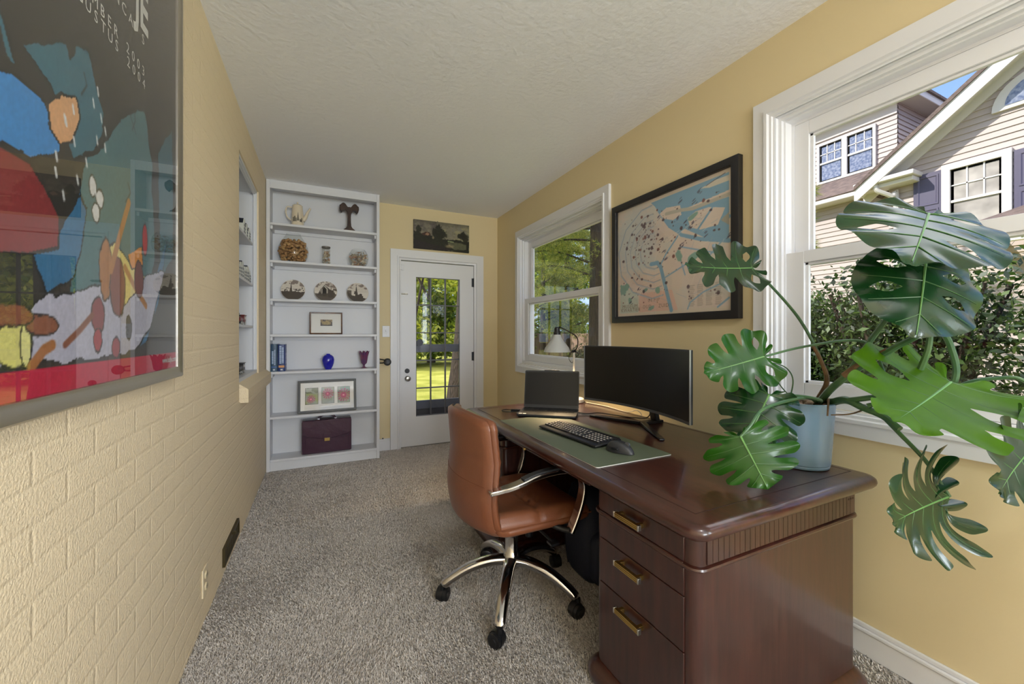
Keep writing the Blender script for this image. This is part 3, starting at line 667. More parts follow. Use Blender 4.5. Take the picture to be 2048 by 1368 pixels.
for k, col in enumerate(((222, 206, 180), (196, 174, 146), (208, 170, 146), (232, 224, 210))):
    q = B(); q.grid(lambda a, c_: Vec((.018 * (c_ * math.cos((a - .5) * 2.4)), .018 * c_ * math.sin((a - .5) * 2.4), (.008 * math.sin(c_ * 2.6) + .0012 * math.sin(a * 40)) * (1 - .6 * abs(a - .5)))), 24, 8)
    for fc in q.bm.faces: fc.smooth = True
    me = bpy.data.meshes.new('seashell'); q.bm.to_mesh(me); q.bm.free(); me.materials.append(M('shell', col, .4, var=(120, tuple(max(0, c_ - 40) for c_ in col), 3))); sm.append(me)
def shells(c, prof, n, zmax, sy, lab, grp, dmin, sc=1.):
    pl = []; k = 0
    while len(pl) < n and k < 30000:
        k += 1; z = .008 + zmax * random.random(); R = rad_at(prof, z) - .014; a = random.random() * 2 * PI; q = R * (.7 + .3 * random.random()) if random.random() < .8 else R * random.random()
        p = Vec((q * math.cos(a), q * math.sin(a) * sy, z))
        if all((p - w_).length > dmin for w_ in pl): pl.append(p)
    for i, p in enumerate(pl):
        o = bpy.data.objects.new('seashell', sm[i % 4]); C.objects.link(o); o.location = Vec(c) + p; o.rotation_euler = [random.random() * 6.28 for _ in range(3)]; o.scale = (sc,) * 3
        tag(o, lab, 'shell', grp)
c2 = (.031, 4.272, SH[1]); sp = [(.034, 0), (.038, .004), (.038, .15), (.036, .156), (.036, .165)]
t = glass_vessel('shell_jar', 'small straight glass jar of shells in the middle of the second bookcase shelf', 'jar', c2, sp)
obj('lid', B().lathe([(.037, .165), (.039, .167), (.039, .18), (.03, .182)], c2, 28), M('grey_jar_lid', (126, 120, 114), .35, .5), t)
shells(c2, sp, 40, .14, 1, 'shell packed inside the small straight jar', 'shells in the small jar', .013)
c3 = (.327, 4.272, SH[1]); bp_ = [(.045, 0), (.06, .004), (.085, .04), (.094, .085), (.088, .13), (.07, .165), (.058, .178)]
glass_vessel('shell_bowl', 'round glass bowl of shells at the right end of the second bookcase shelf', 'bowl', c3, bp_)
shells(c3, bp_, 90, .13, .9, 'shell heaped inside the round glass bowl', 'shells in the round bowl', .016, 1.1)

# plates
def plate(x, kind, lab):
    R = .103; t = thing('souvenir_plate', lab, 'plate', (x, 4.30, SH[2]), 0, 'printed plates leaning on the third shelf')
    tilt = Matrix.Translation((x, 4.315, SH[2])) @ Matrix.Rotation(-.2, 4, 'X'); 
    q = B(); q.loft([[tilt @ Vec((r * math.cos(a), y, R + r * math.sin(a))) for a in np.linspace(0, 2 * PI, 49)[:-1]] for r, y in ((.001, .012), (.06, .012), (.103, .0), (.102, -.003), (.07, .005), (.001, .006))], True, True)
    obj('dish', q, M('plate_glaze', (218, 208, 196), .15, coat=.5), t)
    p = Paint(2 * R, 2 * R, 110, 110, (226, 218, 206)); X, Y = p.X - R, p.Y - R; N_ = fbm(p.X * 40, p.Y * 40, 4, kind)
    p.put((Y > .05 - .3 * np.abs(X) ** 1.2) * (N_ > .48), (118, 104, 98), .8); dk = (82, 74, 68)
    p.put((np.abs(np.sin(p.Y * 420 + N_ * 9)) > .93) * (Y > 0), (150, 136, 124), .5)
    if kind == 0:
        p.poly([(.075, .06), (.098, .06), (.089, .16), (.0865, .178), (.084, .16)], dk); p.put(Y < -.03 + .03 * N_, dk); p.put((Y < .02 + .06 * (N_ - .5)) * (fbm(p.X * 90, p.Y * 90, 3, 4) > .46), dk, .9)
    elif kind == 1:
        p.poly([(.055, .05), (.055, .12), (.09, .165), (.125, .12), (.125, .05)], (92, 84, 76)); p.poly([(.09, .165), (.15, .115), (.175, .115), (.175, .04), (.125, .04), (.125, .12)], dk); p.poly([(.075, .06), (.075, .12), (.09, .145), (.105, .12), (.105, .06)], (44, 40, 38))
        p.line([(.068, .05), (.068, .125)], .006, (206, 200, 188)); p.line([(.115, .05), (.115, .125), (.09, .155)], .008, (206, 200, 188)); p.line([(.15, .11), (.15, .18)], .004, dk); p.poly([(.025, .06), (.05, .115), (.06, .06)], dk, .006)
        p.put((Y < -.035 + .03 * N_), dk, .9); p.put((X > .04) * (np.abs(Y + .005) < .035) * (N_ > .45), dk, .8)
    else:
        p.poly([(.076, .03), (.076, .09), (.082, .12), (.084, .15), (.089, .172), (.094, .15), (.096, .12), (.102, .09), (.102, .03)], dk); p.put((Y < -.02 + .12 * (N_ - .5) - .25 * X) * (X < .05), dk); p.put(Y < -.065 + .02 * N_, dk); p.put((X < -.06) * (Y < .02), dk, .8)
    p.build('printed_scene', lambda a, c_: tilt @ Vec((a - R, -.0035, c_)), m_plate, t, mask=lambda X_, Y_: (X_ - R) ** 2 + (Y_ - R) ** 2 < (R * .985) ** 2)
plate(-.254, 0, 'round plate printed with a church spire, leftmost on the third bookcase shelf'); plate(.03, 1, 'round plate printed with a gabled church, in the middle of the third bookcase shelf'); plate(.325, 2, 'round plate printed with a tall tower, rightmost on the third bookcase shelf')

def leaning_frame(name, lab, x0, x1, y, z, h, lean, mat, prof):
    t = thing(name, lab, 'picture frame', ((x0 + x1) / 2, y, z)); T = Matrix.Translation((0, y, z)) @ Matrix.Rotation(-lean, 4, 'X')
    obj('frame', B().frame(x0, x1, 0, h, prof, lambda a, c_, q: T @ Vec((a, -q, c_))), mat, t, ang=.5)
    obj('backing_board', B().box(x0 + .004, x1 - .004, -.004, .004, .004, h - .004, T), m_dark, t)
    return t, T
# small framed print
t, T = leaning_frame('small_framed_print', 'small landscape frame with wide white mat on the fourth bookcase shelf', -.112, .178, 4.29, SH[3], .215, .12, m_frameb, [(0, -.004), (0, .014), (.004, .018), (.012, .016), (.013, .006)])
obj('mat_board', B().box(-.1, .166, -.0065, -.004, .012, .203, T), m_paper, t)
p = Paint(.105, .062, 84, 50, (150, 128, 92)); N_ = fbm(p.X * 70, p.Y * 70, 4, 21); p.put(N_ > .5, (74, 62, 60)); p.ell(.055, .03, .035, .018, (206, 178, 110), .3, .8, .8)
for k in range(7): p.line([(.012 + .0135 * k, .01), (.012 + .0135 * k, .04)], .004, (62, 52, 52), .8)
p.put((p.Y < .009).astype(float), (66, 58, 62)); p.build('picture', lambda a, c_: T @ Vec((-.018 + a, -.0072, .082 + c_)), m_attr, t)
obj('glass', B().box(-.1, .166, -.0105, -.0095, .012, .203, T), m_pglass, t, smooth=False)
# triple flower frame
t, T = leaning_frame('triple_photo_frame', 'wide charcoal frame with three flower photos on the sixth bookcase shelf', -.21, .303, 4.235, SH[5], .305, .18, m_frameg, [(0, -.004), (0, .016), (.003, .019), (.02, .019), (.022, .008)])
obj('mat_board', B().box(-.19, .283, -.0065, -.004, .02, .285, T), m_paper, t)
for k, x in enumerate((-.145, -.005, .137)):
    w, h = .105, .15; b = B().box(x - .004, x + w + .004, -.0075, -.0065, .078, .078 + h + .008, T); fr = obj('photo_border', b, m_black, t, smooth=False)
    p = Paint(w, h, 62, 86, (150, 160, 152)); N_ = fbm(p.X * 30, p.Y * 30, 3, 40 + k)
    p.put((N_ - .35) * 3, [(150, 160, 80), (176, 190, 196), (126, 150, 96)][k], .8); p.put((p.Y > .1) * (N_ > .42), [(74, 88, 66), (150, 140, 120), (96, 140, 130)][k], .8)
    cx_, cy_ = [(.045, .045), (.05, .09), (.05, .07)][k]; an = np.arctan2(p.Y - cy_, p.X - cx_); rr = np.hypot(p.X - cx_, p.Y - cy_)
    pet = (.036 + .012 * k) * (.72 + .28 * np.sign(np.sin(an * (11 + 2 * k)))) * (.9 + .4 * N_); p.put((pet - rr) / .004, (176, 50, 116)); p.put((.011 - rr) / .004, (232, 150, 180))
    p.build('photo', lambda a, c_, x=x: T @ Vec((x + a, -.0081, .082 + c_)), m_attr, fr)
obj('glass', B().box(-.19, .283, -.0115, -.0105, .02, .285, T), m_pglass, t, smooth=False)
# books
def book(x0, x1, h, colc, cols, lab, marks, band):
    t = thing('hardback_book', lab, 'book', ((x0 + x1) / 2, 4.29, SH[4]), 0, 'blue books on the fifth shelf'); z = SH[4]; y0, y1 = 4.195, 4.365
    mc = M('book_cover', colc, .4); ms = M('book_spine', cols, .4)
    b = B(); b.box(x0, x0 + .003, y0 + .004, y1, z, z + h); b.box(x1 - .003, x1, y0 + .004, y1, z, z + h); obj('cover', b, mc, t)
    obj('spine', B().loft([[Vec((x0 + (x1 - x0) * (.5 - .5 * math.cos(a)), y0 + .006 - .008 * math.sin(a), zz)) for a in np.linspace(0, PI, 9)] + [Vec((x1, y0 + .012, zz)), Vec((x0, y0 + .012, zz))] for zz in (z, z + h)]), ms, t)
    obj('pages', B().box(x0 + .003, x1 - .003, y0 + .012, y1 - .006, z + .004, z + h - .005), m_paper, t)
    q = B(); w = x1 - x0
    for fx, fw, za, zb in marks:
        zc = za
        while zc < zb: 
            st = random.uniform(.005, .012); q.box(x0 + w * (fx - fw / 2), x0 + w * (fx + fw / 2), y0 - .0035, y0 - .001, z + zc, z + zc + st); zc += st + .003
    obj('spine_title', q, M('spine_ink', (176, 196, 226), .5), t, smooth=False)
    q = B().box(x0 + w * .1, x1 - w * .1, y0 - .0035, y0 - .001, z + band[0], z + band[1]); obj('spine_band', q, M('spine_band', band[2], .5), t, smooth=False)
    q = B().box(x0 + w * .35, x1 - w * .35, y0 - .0035, y0 - .001, z + .010, z + .022); obj('publisher_mark', q, M('mark_ink', (206, 212, 220), .5), t, smooth=False)
    q = B(); yy = y0 + .02
    for za, zb, col in ((.03, .05, 0), (.065, .1, 1), (.105, .135, 1), (.14, .165, 1)): q.box(x1, x1 + .0008, y0 + .02, y1 - .02, z + za, z + zb)
    obj('cover_print', q, M('cover_ink', (150, 150, 186), .5), t, smooth=False)
book(-.424, -.372, .250, (52, 78, 104), (58, 86, 112), 'slate blue thick book at the left end of the fifth bookcase shelf', ((.3, .26, .07, .18), (.62, .16, .06, .19)), (.035, .047, (70, 106, 164)))
book(-.367, -.310, .246, (44, 62, 120), (28, 54, 116), 'dark blue thick book with orange spine band beside the slate blue book', ((.34, .3, .07, .225), (.68, .26, .075, .21)), (.035, .055, (222, 160, 100)))
# vases
tag(obj('cobalt_vase', B().lathe([(.026, 0), (.028, .003), (.043, .03), (.053, .062), (.056, .09), (.050, .118), (.034, .136), (.018, .143), (.016, .15), (.013, .15), (.013, .142)], (.05, 4.27, SH[4]), 36), m_bluevase), 'round cobalt blue glazed vase on the fifth bookcase shelf', 'vase')
t = thing('ruffled_vase', 'small purple ruffled glass vase at the right of the fifth bookcase shelf', 'vase', (.378, 4.27, SH[4]))
def ruff(prof, amp):
    q = B(); lp = []
    for r, z, k in prof: lp.append([Vec((.378 + (r + k * amp * math.cos(8 * a)) * math.cos(a), 4.27 + (r + k * amp * math.cos(8 * a)) * math.sin(a), SH[4] + z + k * .012 * math.cos(8 * a))) for a in np.linspace(0, 2 * PI, 65)[:-1]])
    return q.loft(lp)
obj('foot', B().lathe([(.03, 0), (.03, .004), (.012, .012), (.008, .026), (.012, .034)], (.378, 4.27, SH[4]), 24), m_purple, t)
obj('bowl', ruff([(.012, .034, 0), (.028, .05, .1), (.033, .08, .25), (.036, .11, .4), (.048, .16, 1), (.045, .16, 1), (.032, .11, .4), (.028, .08, .2), (.01, .05, 0)], .006), m_purple, t)
# briefcase
bx0_, bx1_, by, bz = -.178, .258, 4.21, SH[6]
t = thing('briefcase', 'dark oxblood leather briefcase with brass clasp on the bottom bookcase shelf', 'briefcase', ((bx0_ + bx1_) / 2, by + .05, bz))
mpb = lambda a, z, h: Vec((a, by + h, bz + z))
def rrect(x0, x1, z0, z1, r, n=5):
    pts = []
    for cx_, cz_, a0 in ((x1 - r, z0 + r, -PI / 2), (x1 - r, z1 - r, 0), (x0 + r, z1 - r, PI / 2), (x0 + r, z0 + r, PI)):
        for k in range(n + 1): a = a0 + PI / 2 * k / n; pts.append((cx_ + r * math.cos(a), cz_ + r * math.sin(a)))
    return pts
obj('body', B().prism(rrect(bx0_, bx1_, 0, .31, .015), mpb, .0, .11), m_brief, t, bevel=.012, seg=3)
fl = [(bx0_ + .004, .318), (bx1_ - .004, .318), (bx1_ - .006, .19), (bx1_ - .05, .165), ((bx0_ + bx1_) / 2 + .07, .143), ((bx0_ + bx1_) / 2, .138), ((bx0_ + bx1_) / 2 - .07, .143), (bx0_ + .05, .165), (bx0_ + .006, .19)]
obj('flap', B().prism(fl, mpb, -.018, .0), m_brief, t, bevel=.005)
obj('top_panel', B().prism([(bx0_ + .004, .306), (bx1_ - .004, .306), (bx1_ - .004, .32), (bx0_ + .004, .32)], mpb, -.008, .10), m_brief, t, bevel=.005)
b = B(); b.prism(rrect(bx0_ + .03, bx1_ - .03, .015, .155, .012), mpb, -.008, .0); obj('front_pocket', b, m_brief, t, bevel=.003)
xm = (bx0_ + bx1_) / 2
obj('handle', B().tube(ctrom([(xm - .075, by + .05, bz + .318), (xm - .06, by + .05, bz + .34), (xm - .03, by + .05, bz + .352), (xm + .03, by + .05, bz + .352), (xm + .06, by + .05, bz + .34), (xm + .075, by + .05, bz + .318)], 6), .009, 10), m_brief, t)
b = B()
for s in (-1, 1): b.box(xm + s * .075 - .012, xm + s * .075 + .012, by + .04, by + .06, bz + .316, bz + .326)
obj('handle_mount', b, m_brief, t, bevel=.002)
obj('clasp_tab', B().prism(rrect(xm - .035, xm + .035, .128, .19, .008), mpb, -.023, -.018), m_brief, t, bevel=.002)
obj('clasp', B().prism(rrect(xm - .024, xm + .024, .118, .148, .004), mpb, -.031, -.012), m_brass, t, bevel=.003)

# ================================================================== OIL PAINTING, MAP
t = thing('oil_painting', 'small dark unframed landscape oil painting hung above the glazed door', 'painting', (1.215, YE, 2.18))
ox0, ox1, oz0, oz1 = .897, 1.534, 2.178, 2.494
obj('canvas', B().box(ox0, ox1, YE - .022, YE, oz0, oz1), M('canvas_edge', (58, 50, 34), .8), t)
w, h = ox1 - ox0, oz1 - oz0; p = Paint(w, h, 190, 96, (132, 126, 108)); N_ = fbm(p.X * 12, p.Y * 22, 4, 5); fine = fbm(p.X * 50, p.Y * 60, 4, 6)
p.put((.62 - N_) * 4 * (p.X < .25), (92, 84, 82), .8); p.put((N_ - .46) * 6 * (p.X > .22), (164, 158, 118), .8); p.put((fine - .55) * 6 * (p.Y > .16) * (p.X > .3), (104, 108, 110), .6); p.put((p.Y - h + .05) / .05, (84, 78, 68), .7)
dkg, dkb = (40, 40, 28), (44, 36, 34)
p.poly([(0, 0), (w, 0), (w, .13), (.56, .125), (.48, .14), (.4, .13), (.32, .13), (.22, .15), (.1, .17), (0, .19)], dkg, .012, 30, 3)
for cx_, cy_, rx, ry in ((.055, .21, .028, .045), (.235, .2, .03, .04), (.28, .21, .04, .07), (.31, .18, .06, .05), (.53, .18, .03, .03), (.56, .19, .03, .045), (.59, .165, .04, .05), (.27, .16, .07, .05)): p.ell(cx_, cy_, rx, ry, dkg, .3, .95, .9)
p.poly([(.08, .165), (.13, .19), (.17, .19), (.19, .165), (.17, .15), (.1, .15)], (74, 50, 42), .003); p.poly([(.125, .165), (.15, .188), (.172, .17), (.155, .15)], (150, 116, 92), .004)
p.ell(.215, .135, .012, .016, (150, 132, 104), .5, .8); p.poly([(.38, .1), (.5, .105), (.6, .09), (.6, .03), (.46, .02), (.4, .06)], (92, 92, 70), .01, 24, 8); p.line([(.385, .112), (.45, .106)], .007, (176, 190, 140)); p.ell(.4, .055, .05, .02, (158, 140, 106), .8, .7, .8)
p.poly([(0, 0), (.42, 0), (.4, .03), (.3, .05), (.15, .07), (0, .1)], dkb, .01, 20, 9); p.C *= (.82 + .36 * fine)[..., None]
p.build('painted_scene', lambda a, c_: Vec((ox0 + a, YE - .0226, oz0 + c_)), m_attr, t)
obj('hanging_nail', B().cyl((1.165, YE, oz1 + .004), (1.165, YE - .016, oz1 + .006), .004, n=8), m_dark, t)

MY0, MY1, MZ0, MZ1 = 1.302, 2.262, 1.318, 2.138
t = thing('framed_map', 'large black framed pastel city map hung between the two windows', 'map', (XR, (MY0 + MY1) / 2, MZ0))
mpm = lambda a, z, h: Vec((XR - h, a, z))
obj('frame', B().frame(MY0, MY1, MZ0, MZ1, [(0, 0), (0, .034), (.004, .036), (.04, .036), (.043, .032), (.043, .012)], mpm), m_blackwood, t, ang=.5)
obj('backing_board', B().box(XR - .012, XR - .001, MY0 + .01, MY1 - .01, MZ0 + .01, MZ1 - .01), m_dark, t)
w, h = MY1 - MY0 - .086, MZ1 - MZ0 - .086
# paint with a from the viewer's left (large Y) to right
p = Paint(w, h, 300, 256, (226, 212, 196)); land, wat, gy = (228, 212, 200), (138, 178, 206), (196, 190, 178)
bd = .022; X, Y = p.X, p.Y; ink = (92, 70, 78)
g = lambda a, c_: (a * w, c_ * h)
def gp(*q): return [g(*k) for k in q]
inside = ((X > bd) & (X < w - bd) & (Y > bd) & (Y < h - bd)).astype(float)
p.put(inside, land); N_ = fbm(X * 9, Y * 9, 3, 2)
p.put(inside * (N_ - .42) * 3, (222, 202, 196), .7); p.put(inside * (.42 - N_) * 4, (206, 210, 206), .6)
p.ell(.2 * w, .68 * h, .22 * w, .3 * h, (198, 206, 208), .5, .7, .5); p.poly(gp((.03, .03), (.23, .03), (.22, .2), (.1, .26), (.03, .2)), (206, 214, 204)); p.poly(gp((.24, .03), (.6, .03), (.55, .2), (.24, .2)), (232, 196, 182))
for k in range(40): p.line([(bd + .24 * w, (.03 + .006 * k) * h), (.55 * w, (.05 + .0075 * k) * h)], .0012, (206, 170, 160), .7) if k % 2 else None
p.poly(gp((.36, .97), (.975, .97), (.975, .50), (.93, .5), (.8, .56), (.66, .66), (.6, .64), (.52, .71), (.45, .82), (.4, .92)), wat)
p.poly(gp((.44, .85), (.5, .88), (.62, .86), (.63, .78), (.56, .76), (.47, .8)), land); p.poly(gp((.68, .82), (.975, .845), (.975, .80), (.7, .79)), land); p.line(gp((.5, .83), (.62, .82), (.72, .8), (.975, .815)), .02, gy)
p.poly(gp((.78, .93), (.88, .95), (.975, .95), (.975, .91), (.85, .91)), (222, 214, 200)); p.poly(gp((.68, .74), (.74, .77), (.84, .77), (.95, .73), (.9, .62), (.78, .62), (.7, .66)), land); p.line(gp((.86, .755), (.76, .63)), .012, wat); p.line(gp((.975, .66), (.86, .56)), .02, wat); p.poly(gp((.92, .65), (.975, .69), (.975, .6)), (176, 172, 160))
p.line(gp((.63, .62), (.78, .55), (.975, .49)), .022, wat); p.line(gp((.63, .62), (.6, .66)), .02, wat)
p.line(gp((.36, .44), (.42, .44), (.45, .40), (.49, .24), (.545, .03)), .026, wat); p.line(gp((.45, .42), (.5, .5), (.6, .62)), .010, wat)
for i, rr in enumerate((.14, .19, .24, .29, .36)):
    pts = []
    for k in range(13):
        a = math.radians(95 + k * 15.5); a2 = round((math.degrees(a) - 95) / 31) * math.radians(31) + math.radians(95); f_ = 1 / max(.86, math.cos(a - a2))
        pts.append(g(.40 + rr * 1.05 * math.cos(a) * f_, .55 + rr * 1.1 * math.sin(a) * f_))
    p.line(pts, .005 if i < 4 else .009, (164, 186, 206), .75); p.line([(x + .004, y + .004) for x, y in pts], .0016, (140, 128, 140), .7)
for k in range(34):
    x = .2 + .0095 * k; p.line(gp((x, .60 + .02 * (k % 3)), (x + .012, .86 - .012 * abs(k - 12))), .0014, (168, 146, 140), .55)
for k in range(60):
    x, y, L_ = RNG.uniform(.05, .93), RNG.uniform(.1, .75), RNG.uniform(.04, .12); a = RNG.choice([.35, .5, -.45, 1.2]); p.line(gp((x, y), (x + L_ * math.cos(a), y + L_ * math.sin(a))), .002, (176, 186, 196) if k % 2 else (244, 232, 222), .8)
for k in ((.60, .50, .66, .30), (.55, .33, .75, .42), (.62, .53, .92, .41), (.7, .38, .86, .33), (.93, .5, .74, .31), (.48, .3, .66, .38)): p.line(gp(k[:2], k[2:]), .008, (150, 182, 206))
for cx_, cy_, rx, ry in ((.06, .25, .035, .05), (.1, .27, .03, .03), (.14, .14, .018, .03), (.42, .21, .02, .03), (.61, .46, .022, .05), (.73, .43, .05, .025), (.7, .40, .02, .02), (.3, .22, .025, .015), (.36, .06, .03, .018), (.72, .74, .04, .02)): p.ell(cx_ * w, cy_ * h, rx * w, ry * h, (132, 172, 160), .2, .9, .8, .4)
for k in range(210):
    x, y = (RNG.uniform(.06, .95), RNG.uniform(.1, .9)) if k % 3 else (RNG.normal(.33, .1), RNG.normal(.68, .1)); r_ = RNG.choice([.003, .003, .004, .006, .010])
    if .04 < x < .95 and .05 < y < .93: p.ell(x * w, y * h, r_, r_ * RNG.uniform(.6, 1.3), ink if k % 4 else (126, 74, 70), .4, .85, .9)
for x, y in ((.62, .9), (.77, .92), (.43, .83), (.73, .845), (.66, .72), (.72, .69), (.7, .66), (.82, .58), (.97, .52), (.23, .24), (.17, .17), (.15, .13), (.6, .77), (.48, .52), (.5, .46), (.64, .54)):
    for q in range(5): xx, yy = g(x + RNG.normal(0, .008), y + RNG.normal(0, .008)); p.line([(xx - .006, yy - .004), (xx + .006, yy + .004)], .004, (88, 78, 100), .8)
for cx_ in range(4):
    for q in range(16): p.line(gp((.69 + .065 * cx_, .05 + .0105 * q), (.735 + .065 * cx_ - .012 * RNG.random(), .05 + .0105 * q)), .0017, (128, 112, 104), .8)
p.line(gp((.68, .03), (.7, .08), (.8, .15), (.93, .2)), .008, (150, 182, 206)); p.line(gp((.9, .03), (.975, .09)), .010, (150, 182, 206))
p.line(gp((.82, .935), (.95, .975)), .003, ink)
mps = lambda a, c_: Vec((XR - .0135, MY1 - .043 - a, MZ0 + .043 + c_))
p.build('map_print', mps, m_attr, t)
b = B()
for s_, x, y, sz in (('MUSEUM', .055, .075, .034), ('KWARTIER', .04, .04, .034), ('OUD', .275, .06, .032), ('ZUID', .43, .06, .032), ('DE PIJP', .33, .115, .028)): text_mesh(s_, sz, b, lambda xx, yy, x=x, y=y: mps(x * w + xx, y * h + yy) + Vec((-.0008, 0, 0)), space=1.15)
obj('district_names', b, M('map_lettering', (150, 128, 112), .7), t, smooth=False)
obj('glass', B().box(XR - .0185, XR - .0170, MY0 + .043, MY1 - .043, MZ0 + .043, MZ1 - .043), m_pglass, t, smooth=False)

# ================================================================== DESK
TX0, TX1, TY0, TY1, TZ = .822, 1.716, .675, 2.47, .76
td = thing('executive_desk', 'glossy mahogany double pedestal desk with brass pulls under the windows', 'desk', ((TX0 + TX1) / 2, (TY0 + TY1) / 2, 0))
def rr2(x0, x1, y0, y1, r, z, n=6): return [Vec((a, c_, z)) for a, c_ in rrect(x0, x1, y0, y1, r, n)]
def rloft(b, x0, x1, y0, y1, r, prof):
    b.loft([rr2(x0 + i, x1 - i, y0 + i, y1 - i, max(.004, r - i * .8), z) for i, z in prof]); return b
obj('desktop', rloft(B(), TX0, TX1, TY0, TY1, .05, [(.07, .70), (.05, .703), (.035, .709), (.022, .717), (.010, .722), (.003, .730), (0, .740), (.003, .750), (.012, .757), (.024, .76)]), m_wood, td, ang=1.0)
b = B(); b.frame(TX0 + .075, TX1 - .045, TY0 + .072, TY1 - .072, [(0, 0), (0, .0006), (.003, .0006), (.003, 0)], lambda a, c_, q: Vec((a, c_, TZ + q)))
obj('inlay_line', b, m_groove, td, smooth=False)
FX = .893                                           # front face of the pedestals
def pedestal(y0, y1, near):
    p = obj('pedestal', rloft(B(), FX, TX1 - .03, y0, y1, .03, [(0, .05), (0, .701)]), m_woodv, td)
    b = rloft(B(), FX, TX1 - .03, y0, y1, .03, [(-.001, .603), (-.008, .606), (-.010, .611), (-.008, .616), (-.001, .619)]); rloft(b, FX, TX1 - .03, y0, y1, .03, [(-.001, .688), (-.007, .690), (-.009, .694), (-.007, .70), (-.001, .701)]); obj('bead', b, m_wood, p)
    obj('plinth', rloft(B(), FX, TX1 - .03, y0, y1, .03, [(-.014, 0.012), (-.032, .014), (-.036, .03), (-.034, .05), (-.022, .064), (-.012, .074), (-.004, .08), (.001, .082)]), m_wood, p, ang=1.)
    dy0, dy1 = y0 + .04, y1 - .032
    for k, (z0, z1, hz) in enumerate(((.526, .685, .652), (.372, .522, .492), (.086, .368, .338))):
        q = B()
        if k == 0: q.box(FX - .005, FX + .01, dy0, dy1, .62, .686); q.box(FX - .005, FX + .01, dy0, dy1, z0, .602)
        else: q.box(FX - .005, FX + .01, dy0, dy1, z0, z1)
        d = obj('drawer', q, m_woodv, td, bevel=.0015)
        if k == 0: obj('drawer_rail', B().box(FX - .009, FX, dy0, dy1, .603, .619), m_wood, d, bevel=.004)
        yc = (dy0 + dy1) / 2 + .018; hw = .052
        q = B()
        for s in (-1, 1): q.box(FX - .026, FX - .004, yc + s * hw * .82 - .006, yc + s * hw * .82 + .006, hz - .007, hz + .007)
        for dz in (-.0085, -.0028, .0029): q.box(FX - .034, FX - .022, yc - hw, yc + hw, hz + dz, hz + dz + .0048)
        pu = obj('pull', q, m_brass, d, bevel=.001)
        q = B()
        for s in (-1, 1): q.prism([(yc + s * hw, hz - .0095), (yc + s * (hw + .006), hz - .0085), (yc + s * (hw + .006), hz + .0085), (yc + s * hw, hz + .0095)], lambda a, c_, h_: Vec((FX - h_, a, c_)), .022, .035)
        obj('pull_end', q, m_pewter, d, bevel=.001)
    yf = y0 if near else y1; sg = -1 if near else 1
    q = B(); x = FX + .035
    while x < TX1 - .085: q.box(x, x + .0205, yf + (-.003 if near else 0), yf + (0 if near else .003), .622, .686); x += .0222
    q.box(x, TX1 - .05, yf + (-.003 if near else 0), yf + (0 if near else .003), .622, .686)
    obj('fluted_frieze', q, m_woodv, p, smooth=False)
    q = B()
    for k in range(3): q.cyl((TX1 - .062 - .013 * k, yf, .674), (TX1 - .062 - .013 * k, yf + sg * .0038, .674), .0035, n=10)
    obj('peg_dot', q, m_groove, p)
PN0, PN1, PF0, PF1 = .738, 1.172, 1.995, 2.405
pedestal(PN0, PN1, True); pedestal(PF0, PF1, False)
obj('modesty_panel', B().box(TX1 - .12, TX1 - .09, PN1, PF0, .10, .70), m_woodv, td)
obj('apron', B().box(FX + .25, FX + .27, PN1, PF0, .60, .70), m_wood, td)
cdw = obj('center_drawer', B().box(FX - .004, FX + .014, PN1 + .03, PF0 - .03, .679, .702), m_wood, td, bevel=.002)
obj('knob', B().lathe([(.006, 0), (.005, .012), (.009, .018), (.007, .024)], (0, 0, 0), 12), m_brass, cdw, local=True) if False else None
b = B().tube([(FX - .002, 1.70, .689), (FX - .012, 1.70, .689), (FX - .016, 1.70, .689), (FX - .022, 1.70, .689)], [.004, .005, .009, .006], 12); obj('knob', b, m_brass, cdw)

# desk mat, keyboard, mouse
ZD = TZ + .0008
t = thing('desk_mat', 'green leather desk mat lying along the front of the desk under keyboard', 'desk mat', (1.07, 1.58, ZD))
obj('surface', B().loft([rr2(.884, 1.252, 1.152, 2.015, .012, z) for z in (ZD, ZD + .003)]), m_mat, t, smooth=False)
b = B(); lo = rr2(.8832, 1.2528, 1.1512, 2.0158, .0125, 0); b.loft([[Vec((q.x, q.y, z)) for q in lo] for z in (ZD, ZD + .0026)], False, False); obj('edge_trim', b, m_matedge, t, smooth=False)
ZM = ZD + .003
kc = Vec((1.078, 1.555, ZM)); KM = Matrix.Translation(kc) @ Matrix.Rotation(-PI / 2 + math.radians(4), 4, 'Z') @ Matrix.Rotation(math.radians(4), 4, 'X')
t = thing('keyboard', 'black full-size computer keyboard on the green desk mat', 'keyboard', tuple(kc))
kw, kd = .425, .148
obj('case', B().box(-kw / 2, kw / 2, -kd / 2, kd / 2, .008, .018, KM), m_black, t, bevel=.004)
obj('top_strip', B().box(-kw / 2 + .004, kw / 2 - .004, kd / 2 - .026, kd / 2 - .003, .018, .022, KM), m_black, t, bevel=.002)
b = B()
for s in (-1, 1):
    b.box(s * .18 - .012, s * .18 + .012, .058, .068, -.003, .009, KM); b.box(s * .18 - .012, s * .18 + .012, -.07, -.06, .004, .009, KM)
obj('foot', b, m_dark, t)
rows = [[1] * 13 + [2], [1.5] + [1] * 12 + [1.5], [1.75] + [1] * 11 + [2.25], [2.25] + [1] * 10 + [2.75], [1.25, 1.25, 1.25, 6.25, 1.25, 1.25, 1.25, 1.25]]
u_ = .0188; legend = B(); caps = []
